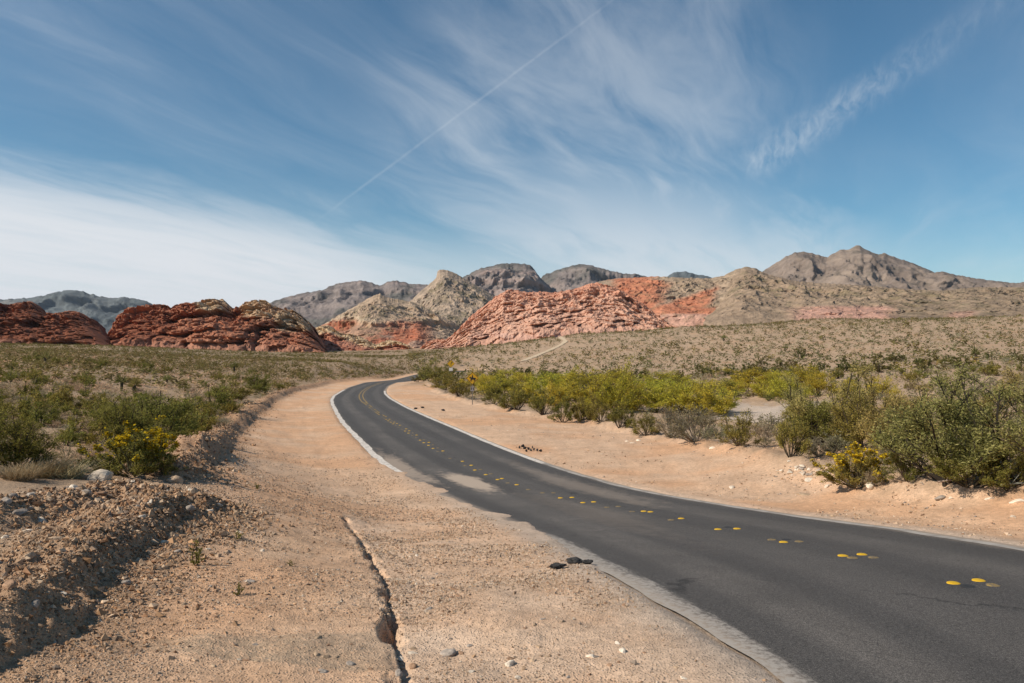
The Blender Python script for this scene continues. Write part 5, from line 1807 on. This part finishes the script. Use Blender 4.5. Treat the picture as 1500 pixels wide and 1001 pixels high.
HERO_STONES = [(152, 703, 38, 'pale', 'big white boulder on top of the rubble bank at left', 1.0), (255, 706, 24, 'tan', 'rounded tan boulder on the rubble bank right of the white one', 1.1),
               (108, 717, 18, 'pale', 'pale stone in the rubble left of the white boulder', 0.9), (203, 702, 22, 'grey', 'flat grey stone just right of the white boulder', .6),
               (41, 780, 22, 'pale', 'angular pale stone on the rubble slope near the left edge', 1.0), (82, 790, 26, 'tan', 'flat tan slab on the crest of the rubble windrow', .6),
               (60, 764, 22, 'pale', 'flat pale stone in the rubble above the tan slab', .6), (28, 753, 24, 'grey', 'grey boulder in the rubble at the left edge', .8),
               (43, 815, 18, 'tan', 'tan stone below the windrow crest at the left edge', .8), (97, 717, 14, 'grey', 'grey stone among the rubble near the white boulder', .8),
               (366, 852, 22, 'grey', 'flat blue grey stone in the gravel beside the round sprout', .45), (333, 810, 18, 'tan', 'tan stone in the gravel right of the tall sprout', .6),
               (350, 780, 12, 'pale', 'small pale stone beside a tiny sprout', .8), (657, 957, 30, 'grey', 'flat grey stone right of the gully', .6),
               (747, 974, 20, 'pale', 'round pale stone near the bottom of the picture', .8), (866, 962, 18, 'pale', 'pale stone in the gravel nearest the road edge', .8),
               (912, 955, 15, 'pale', 'light stone left of the pavement at the bottom', .8), (604, 957, 18, 'pale', 'pale flat stone at the rim of the gully', .5),
               (629, 893, 13, 'grey', 'grey stone in the bleached gravel right of the gully', .8), (666, 864, 12, 'brown', 'brown stone in the bleached gravel', .8),
               (672, 874, 10, 'brown', 'little brown stone below another brown one', .8), (1186, 703, 16, 'pale', 'white boulder right of the pale stone pile', .9),
               (1212, 713, 10, 'pale', 'white stone at the left foot of the yellow flowered bush', .8), (1180, 724, 30, 'tan', 'flat light slab on the right shoulder', .35),
               (1275, 714, 15, 'pale', 'upright pale stone at the foot of the yellow flowered bush', 1.1), (1377, 730, 16, 'grey', 'grey stone on the bank under the big shrubs', .8),
               (1450, 731, 14, 'pale', 'pale stone on the bank at right', .8), (1493, 734, 26, 'pale', 'flat pale slab at the right edge of the bank', .5),
               (928, 650, 12, 'pale', 'biggest of the pale stones left lying on the right shoulder', .8), (918, 647, 9, 'pale', 'pale stone left of the biggest one on the right shoulder', .8),
               (936, 646, 8, 'pale', 'small pale stone behind the biggest one on the right shoulder', .7), (1043, 657, 9, 'pale', 'pale stone below the grey twiggy shrubs', .8),
               (1072, 715, 10, 'pale', 'lone pale stone on the right shoulder close to the pavement', .7)]


def rocks():
    for (x, y, w, tone, lab, hm) in HERO_STONES:
        g = ground_hit(x, y)
        stone(g[0], g[1], w * g[1] / F, tone, lab, None, 0.0, hm)
    # rubble pile of pale stones beyond the right shoulder
    for i in range(46):
        x, y = random.gauss(1172, 28), random.gauss(690, 5.0)
        g = ground_hit(x, y)
        stone(g[0], g[1], random.uniform(4, 11) * g[1] / F, random.choice(['pale', 'pale', 'tan', 'grey']), 'pale broken stone in the pile beyond the right shoulder',
              'stones piled beyond the right shoulder', 0, .8)
    for i in range(36):
        k = random.uniform(0.5, len(CRACK) - 2.001)
        p = CRACK[int(k)] * (1 - k % 1) + CRACK[int(k) + 1] * (k % 1) + np.array([random.gauss(0.05, 0.09), random.gauss(0, 0.05)])
        stone(p[0], p[1], random.uniform(0.03, 0.10), random.choice(['tan', 'tan', 'pale', 'grey', 'brown']), 'loose stone fallen along the washed out gully', 'stones along the gully')
    # stones of the near windrows
    for i in range(100):
        P, lab, grp = random.choice([(BERM_A, 'loose stone on the long rubble windrow at left', 'stones on the left windrow'),
                                     (BERM_B, 'loose stone on the rubble bank behind the left windrow', 'stones on the left rubble bank')])
        k = random.uniform(0, len(P) - 1.001)
        p = P[int(k)] * (1 - k % 1) + P[int(k) + 1] * (k % 1)
        p = p + np.array([random.gauss(-0.35, 0.55), random.gauss(0, 0.5)])
        stone(p[0], p[1], min(0.20, (0.03 + 0.004 * max(p[1], 4)) * math.exp(abs(random.gauss(0, 0.55)))), random.choice(['tan', 'tan', 'grey', 'pale', 'brown']), lab, grp)
    n = 0
    while n < 115:
        x, y = random.uniform(250, 1080), random.uniform(770, 1000)
        g = ground_hit(x, y)
        s, lat, _ = road_coord(np.array([g[0]]), np.array([g[1]]))
        if lat[0] > -3.7:
            continue
        right = poly_dist(np.array([g[0]]), np.array([g[1]]), CRACK)[1][0] < 0
        stone(g[0], g[1], random.uniform(0.025, 0.085), random.choice(['tan', 'tan', 'grey', 'pale', 'brown']),
              'small stone in the bleached gravel between gully and road' if right else 'small stone in the gravel of the pull-off left of the gully',
              'stones between the gully and the road' if right else 'stones on the pull-off', 0, .7)
        n += 1


rocks()


def gravel(name, n, fn, smin, smax, label, parent=None, tone=(1, 1, 1)):
    """thousands of angular chips, one joined mesh"""
    x, y, keep = fn(n)
    x, y = x[keep], y[keep]
    n = len(x)
    z = ground(x, y)
    size = smin * np.exp(np.abs(rng.normal(0, 0.55, n))) * np.clip(y / 9.0, 0.8, 2.2)
    size = np.minimum(size, smax)
    octa = np.array([(1, 0, 0), (0, 1, 0), (-1, 0, 0), (0, -1, 0), (0, 0, 1), (0, 0, -1)], float) * 0.62
    fc = np.array([(0, 1, 4), (1, 2, 4), (2, 3, 4), (3, 0, 4), (1, 0, 5), (2, 1, 5), (3, 2, 5), (0, 3, 5)])
    v = octa[None] * rng.uniform(0.55, 1.2, (n, 6, 1)) * np.array([1, 1, 0.8]) + rng.normal(size=(n, 6, 3)) * 0.12
    a = rng.uniform(0, 6.28, n)[:, None]; b = rng.uniform(-0.7, 0.7, n)[:, None]
    vx, vz = v[..., 0] * np.cos(b) - v[..., 2] * np.sin(b), v[..., 0] * np.sin(b) + v[..., 2] * np.cos(b)
    X = vx * np.cos(a) - v[..., 1] * np.sin(a)
    Y = vx * np.sin(a) + v[..., 1] * np.cos(a)
    V = np.stack([X * size[:, None] + x[:, None], Y * size[:, None] + y[:, None], vz * size[:, None] + (z + size * 0.12)[:, None]], -1).reshape(-1, 3)
    T = np.array([(0.47, 0.33, 0.22), (0.52, 0.375, 0.255), (0.36, 0.28, 0.215), (0.62, 0.505, 0.385), (0.36, 0.22, 0.135), (0.54, 0.35, 0.21), (0.27, 0.225, 0.19)])
    c = T[rng.choice(len(T), n, p=(.26, .24, .10, .13, .10, .12, .05))] * rng.uniform(0.78, 1.18, (n, 1)) * np.array(tone)
    o = link(name, make_mesh(name, V, (fc[None] + (np.arange(n) * 6)[:, None, None]).reshape(-1, 3), M_STONE, np.repeat(c, 6, 0)), parent)
    set_prop(o, label, None, None, 'stuff')
    return o


def g_pull(n):
    y = np.exp(rng.uniform(math.log(5.2), math.log(34), n))
    x = rng.uniform(-0.72, 0.40, n) * y
    s, lat, _ = road_coord(x, y)
    d, sd, _ = poly_dist(x, y, PULL_EDGE)
    c = fbm(x * 0.9, y * 0.9, None, 4, 301)
    dC, sdC, _ = poly_dist(x, y, CRACK)
    dens = np.clip((c - 0.36) * 4.5, 0.10, 1) * np.where((sdC < 0) & (dC < 2.5), 1.0, 0.65)
    return x, y, (lat < -3.25) & (d * sd > -0.3) & (rng.random(n) < dens)


def g_berm(n):
    xs, ys = [], []
    for P, k in ((BERM_A, 0.55), (BERM_B, 0.25), (BERM_C, 0.20)):
        m = int(n * k)
        L = np.r_[0, np.cumsum(np.linalg.norm(np.diff(P, axis=0), axis=1))]
        w = rng.random(m) ** (1.0 if P is not BERM_C else 2.2)
        s = w * L[-1]
        xs.append(np.interp(s, L, P[:, 0]) + rng.normal(0.0, 0.60, m)); ys.append(np.interp(s, L, P[:, 1]) + rng.normal(0.1, 0.65, m))
    x, y = np.concatenate(xs), np.concatenate(ys)
    s, lat, _ = road_coord(x, y)
    return x, y, (y > 3.5) & (lat < -4)


def g_right(n):
    y = np.exp(rng.uniform(math.log(9), math.log(62), n))
    x = rng.uniform(-0.10, 0.75, n) * y
    s, lat, _ = road_coord(x, y)
    d, sd, _ = poly_dist(x, y, BANK_R)
    c = fbm(x * 0.7, y * 0.7, None, 4, 305)
    dens = np.clip((c - 0.42) * 5, 0.04, 1) * np.where(d < 1.3, 1.0, 0.35)
    return x, y, (lat > 3.2) & (lat < 22) & (rng.random(n) < dens)


gravel('gravel', 230000, g_pull, 0.0090, 0.05, 'loose tan gravel on the pull-off beside the road')
gravel('rubble', 24000, g_berm, 0.020, 0.12, 'stony rubble heaped in the windrows at left', tone=(1.0, 0.90, 0.80))
gravel('gravel', 30000, g_right, 0.014, 0.09, 'loose gravel on the right shoulder and its bank')


# ------------------------------------------------------------------ broken asphalt, torn rubber
def chunk(name, x, y, w, h, seed, mat, label, cat, group=None, rot=0.0, depth=0.7):
    g = ground_hit(x, y)
    k = g[1] / F
    v, f = ico(3)
    v = v.copy()
    n = fbm(v[:, 0] * 4 + seed, v[:, 1] * 4, v[:, 2] * 4, 4, seed)
    c1, cv = worley(v[:, 0] * 3 + seed, v[:, 1] * 3, v[:, 2] * 3, seed)
    n2 = fbm(v[:, 0] * 11 + seed, v[:, 1] * 11, v[:, 2] * 11, 3, seed + 5)
    v = v * np.clip(0.10 + 1.25 * n + 0.55 * cv + 0.5 * (n2 - 0.5), 0.25, 2)[:, None]
    v = v / np.ptp(v, axis=0)
    v[:, 2] += 0.42
    o = link(name, make_mesh(name, v, f, mat, None, False))
    o.location = (g[0], g[1], g[2] - 0.005)
    o.scale = (w * k, w * k * depth, h * k * 1.5)
    o.rotation_euler = (0, 0, rot)
    return set_prop(o, label, cat, group)


chunk('asphalt_chunk', 816, 833, 27, 7, 3, M_CHUNK, 'smaller black lump of broken asphalt in the gravel beside the road', 'asphalt chunk', rot=0.2)
chunk('asphalt_chunk', 842, 825, 26, 6, 9, M_CHUNK, 'larger jagged black slab of broken asphalt at the road edge', 'asphalt chunk', rot=-0.1, depth=0.8)
chunk('asphalt_chunk', 860, 826, 18, 5, 19, M_CHUNK, 'thin black scrap of asphalt right against the pavement edge', 'asphalt chunk', rot=0.4)
for i, (dx, dy, w) in enumerate([(-11, -2, 7), (-6, -4, 9), (-3, -1, 6), (2, 0, 8), (6, 2, 6), (10, 1, 7), (15, 2, 8), (20, 3, 6), (-1, 3, 5), (8, -2, 5)]):
    chunk('tyre_shred', 772 + dx, 659 + dy, w, 3.0, 30 + i, M_RUBBER, 'torn black scrap in the debris heap on the right shoulder', 'debris', 'black scraps on the right shoulder', random.uniform(0, 3), 0.45)
for i, (x, y) in enumerate([(609, 599.5), (619, 598), (649, 602), (712, 655)][:3]):
    chunk('asphalt_chunk', x, y, 6, 2, 60 + i, M_CHUNK, 'tiny dark crumb of asphalt on the shoulder inside the bend', 'asphalt chunk', 'dark crumbs on the shoulder inside the bend')


# ------------------------------------------------------------------ warning signs
def plate(outline, depth):
    P = np.array(outline, float)
    n = len(P)
    V = np.vstack([np.c_[P[:, 0], np.full(n, -depth / 2), P[:, 1]], np.c_[P[:, 0], np.full(n, depth / 2), P[:, 1]]])
    me = bpy.data.meshes.new('plate')
    faces = [list(range(n)), list(range(2 * n - 1, n - 1, -1))] + [[i, i + n, (i + 1) % n + n, (i + 1) % n] for i in range(n)]
    me.from_pydata(V.tolist(), [], faces)
    me.update()
    return me


def diamond(r, rd):
    out = []
    for k in range(4):
        a = math.pi / 2 - k * math.pi / 2
        c = np.array([math.cos(a), math.sin(a)]) * (r - rd * 1.414)
        for t in np.linspace(math.pi / 4, -math.pi / 4, 6):
            out.append(c + rd * np.array([math.cos(a + t), math.sin(a + t)]))
    return [tuple(p) for p in out][::-1]


def frame_ring(r, rd, w, depth):
    A, B = np.array(diamond(r, rd)), np.array(diamond(r - w * 1.414, max(rd - w, 0.01)))
    n = len(A)
    V = np.vstack([np.c_[A[:, 0], np.zeros(n), A[:, 1]], np.c_[B[:, 0], np.zeros(n), B[:, 1]]])
    V2 = V + np.array([0, depth, 0])
    i = np.arange(n); j = (i + 1) % n
    fr = np.stack([i, j, j + n, i + n], 1)
    return np.vstack([V, V2]), np.vstack([fr, fr[:, ::-1] + 2 * n, np.stack([i, i + 2 * n, j + 2 * n, j], 1), np.stack([i + n, j + n, j + 3 * n, i + 3 * n], 1)])


M_YEL = mat_simple('sign_yellow', (0.66, 0.36, 0.010), 0.55, 0, 0.10, 3.0)
M_BLK = mat_simple('sign_black', (0.014, 0.013, 0.012), 0.6, 0, 0.2, 6.0)
M_STEEL = mat_simple('galvanised_steel', (0.23, 0.21, 0.19), 0.6, 0.3, 0.25, 8.0)
M_PLAQ = mat_simple('grey_plaque', (0.30, 0.27, 0.26), 0.6, 0, 0.3, 6.0)
M_WPLT = mat_simple('white_plaque', (0.72, 0.68, 0.62), 0.55, 0, 0.08, 5.0)

HORSE = [(-0.47, 0.12), (-0.45, 0.05), (-0.36, 0.06), (-0.30, 0.02), (-0.30, -0.10), (-0.26, -0.16), (-0.34, -0.27), (-0.40, -0.40), (-0.34, -0.42), (-0.27, -0.30),
         (-0.18, -0.20), (-0.20, -0.40), (-0.22, -0.48), (-0.15, -0.48), (-0.12, -0.36), (-0.08, -0.18), (0.16, -0.17), (0.24, -0.22), (0.20, -0.34), (0.26, -0.47),
         (0.33, -0.46), (0.29, -0.34), (0.34, -0.22), (0.37, -0.30), (0.41, -0.44), (0.47, -0.42), (0.43, -0.26), (0.42, -0.10), (0.46, -0.02), (0.53, -0.20), (0.55, -0.06),
         (0.47, 0.08), (0.36, 0.11), (0.20, 0.09), (0.12, 0.10), (0.12, 0.24), (0.10, 0.34), (0.05, 0.36), (0.08, 0.42), (0.06, 0.50), (0.12, 0.51), (0.04, 0.58), (-0.02, 0.58), (-0.10, 0.50),
         (-0.04, 0.50), (-0.04, 0.42), (-0.01, 0.36), (-0.06, 0.32), (-0.14, 0.20), (-0.12, 0.16), (-0.06, 0.20), (-0.06, 0.10), (-0.14, 0.12), (-0.22, 0.22), (-0.28, 0.28), (-0.29, 0.23), (-0.40, 0.20)]


def box(cx, cy, cz, sx, sy, sz):
    c = np.array([(-1, -1, -1), (1, -1, -1), (1, 1, -1), (-1, 1, -1), (-1, -1, 1), (1, -1, 1), (1, 1, 1), (-1, 1, 1)], float) * 0.5
    return c * np.array([sx, sy, sz]) + np.array([cx, cy, cz]), np.array([(0, 3, 2, 1), (4, 5, 6, 7), (0, 1, 5, 4), (1, 2, 6, 5), (2, 3, 7, 6), (3, 0, 4, 7)])


def warning_sign(x, y, gz, cz, r, label, plaque, horse=True, yaw=0.0):
    root = link('warning_sign', None, None, (x, y, gz))
    root.rotation_euler = (0, 0, yaw)
    set_prop(root, label, 'road sign')
    c = cz - gz
    pv = [box(0, 0.035, c / 2 - 0.15 + 0.25, 0.060, 0.012, c + 0.5), box(-0.028, 0.055, c / 2 - 0.15 + 0.25, 0.012, 0.030, c + 0.5), box(0.028, 0.055, c / 2 - 0.15 + 0.25, 0.012, 0.030, c + 0.5)]
    V = np.vstack([v for v, f in pv]); Fc = np.vstack([f + 8 * i for i, (v, f) in enumerate(pv)])
    link('post', make_mesh('post', V, Fc, M_STEEL), root)
    me = plate(diamond(r, 0.05), 0.014)
    me.materials.append(M_YEL)
    pl = link('plate', me, root, (0, 0.012, c))
    fv, ff = frame_ring(r - 0.025, 0.04, 0.035, 0.004)
    link('border', make_mesh('border', fv, ff, M_BLK), pl, (0, -0.0125, 0))
    if horse:
        hm = plate([(px_ * r * 1.02, pz_ * r * 1.02 - 0.02) for px_, pz_ in HORSE], 0.004)
        hm.materials.append(M_BLK)
        link('horse_and_rider_symbol', hm, pl, (0, -0.0115, 0))
    else:
        ar = [(-0.05, -0.5), (0.05, -0.5), (0.05, -0.05), (0.24, 0.20), (0.34, 0.12), (0.34, 0.48), (0.02, 0.40), (0.13, 0.30), (-0.05, 0.04)]
        hm = plate([(a * r, b * r) for a, b in ar], 0.004)
        hm.materials.append(M_BLK)
        link('arrow_symbol', hm, pl, (0, -0.0115, 0))
    w, h, dz, mt = plaque
    v, f = box(0, 0.012, 0, w, 0.012, h)
    pq = link('plaque', make_mesh('plaque', v, f, mt), root, (0, 0, c + dz))
    if horse:
        for sx in (-0.27, 0.27):
            v, f = box(sx * w, 0.003, 0.04 * h, w * 0.16, 0.004, h * 0.6)
            link('print', make_mesh('print', v, f, M_BLK), pq)
    bv, bf = lathe([(0.016, 0), (0.014, 0.010), (0.002, 0.012)], 8)
    bv = bv[:, [0, 2, 1]] * np.array([1, -1, 1])
    for zz in (0.45, -0.45):
        link('bolt', make_mesh('bolt', bv, bf[:, ::-1], M_STEEL), pl, (0, -0.012, zz * r))


def signs():
    g = ground_hit(692, 593)
    cz = CZ + (CY - 554.3) / F * g[1]
    warning_sign(g[0], g[1], g[2], cz, 9.7 * g[1] / F, 'yellow diamond sign with a black horse and rider beside the brush', (0.34, 0.42, -(570 - 554.3) / F * g[1], M_PLAQ), True, 0.06)
    Y = 160.0
    X = (660.5 - CX) / F * Y
    gz = float(ground(X, Y)[0])
    cz = CZ + (CY - 533) / F * Y
    warning_sign(X, Y, gz, cz, 0.80, 'small far yellow diamond sign above a white plaque', (0.76, 0.62, -(541.2 - 533) / F * Y, M_WPLT), False, 0.05)


signs()


def dead_branches():
    for i, (x, y, w, lab) in enumerate([(1395, 706, 60, 'bleached dead branch lying under the big shrubs'), (1478, 712, 46, 'forked pale dead branch at the right edge under the tallest shrub')]):
        g = ground_hit(x, y)
        rg = np.random.default_rng(900 + i)
        L = w * g[1] / F
        S = np.array([[0, 0, 0.05]]); D = unit(np.array([[1.0, -0.2, 0.22]])); C = np.array([[0.0, 0.1, -0.12]])
        s1 = branch_from(rg, S, D, C, np.array([L]), 7, 0.2, 0.95, 0.5, 0.0, 0.35, 0.7)
        v0, f0 = tubes(S, D, C, np.array([L]), np.array([0.022]), np.array([0.008]), 6, 7)
        v1, f1 = tubes(*s1, np.full(7, 0.010), np.full(7, 0.003), 4, 4)
        V = np.vstack([v0, v1])
        o = link('dead_branch', make_mesh('dead_branch', V, np.vstack([f0, f1 + len(v0)]), M_PLANT, np.tile((0.46, 0.41, 0.36), (len(V), 1)), True))
        o.location = (g[0] - L / 2, g[1] - 0.25, g[2])
        set_prop(o, lab, 'branch')


dead_branches()



# ------------------------------------------------------------------ the air
def build_haze():
    m, n = new_mat('thin_haze')
    v = n.node('ShaderNodeVolumePrincipled', {'Color': (0.80, 0.88, 1.0, 1), 'Density': 1.8e-5, 'Anisotropy': 0.2})
    o = n.node('ShaderNodeOutputMaterial')
    m.node_tree.links.new(v.outputs[0], o.inputs['Volume'])
    bv, bf = box(0, 0, 0, 19400, 19400, 1)
    bv[:, 2] = np.where(bv[:, 2] > 0, 560.0, -140.0)
    h = link('haze', make_mesh('haze', bv, bf, m))
    set_prop(h, 'thin pale air between the road and the mountains', None, None, 'stuff')


build_haze()
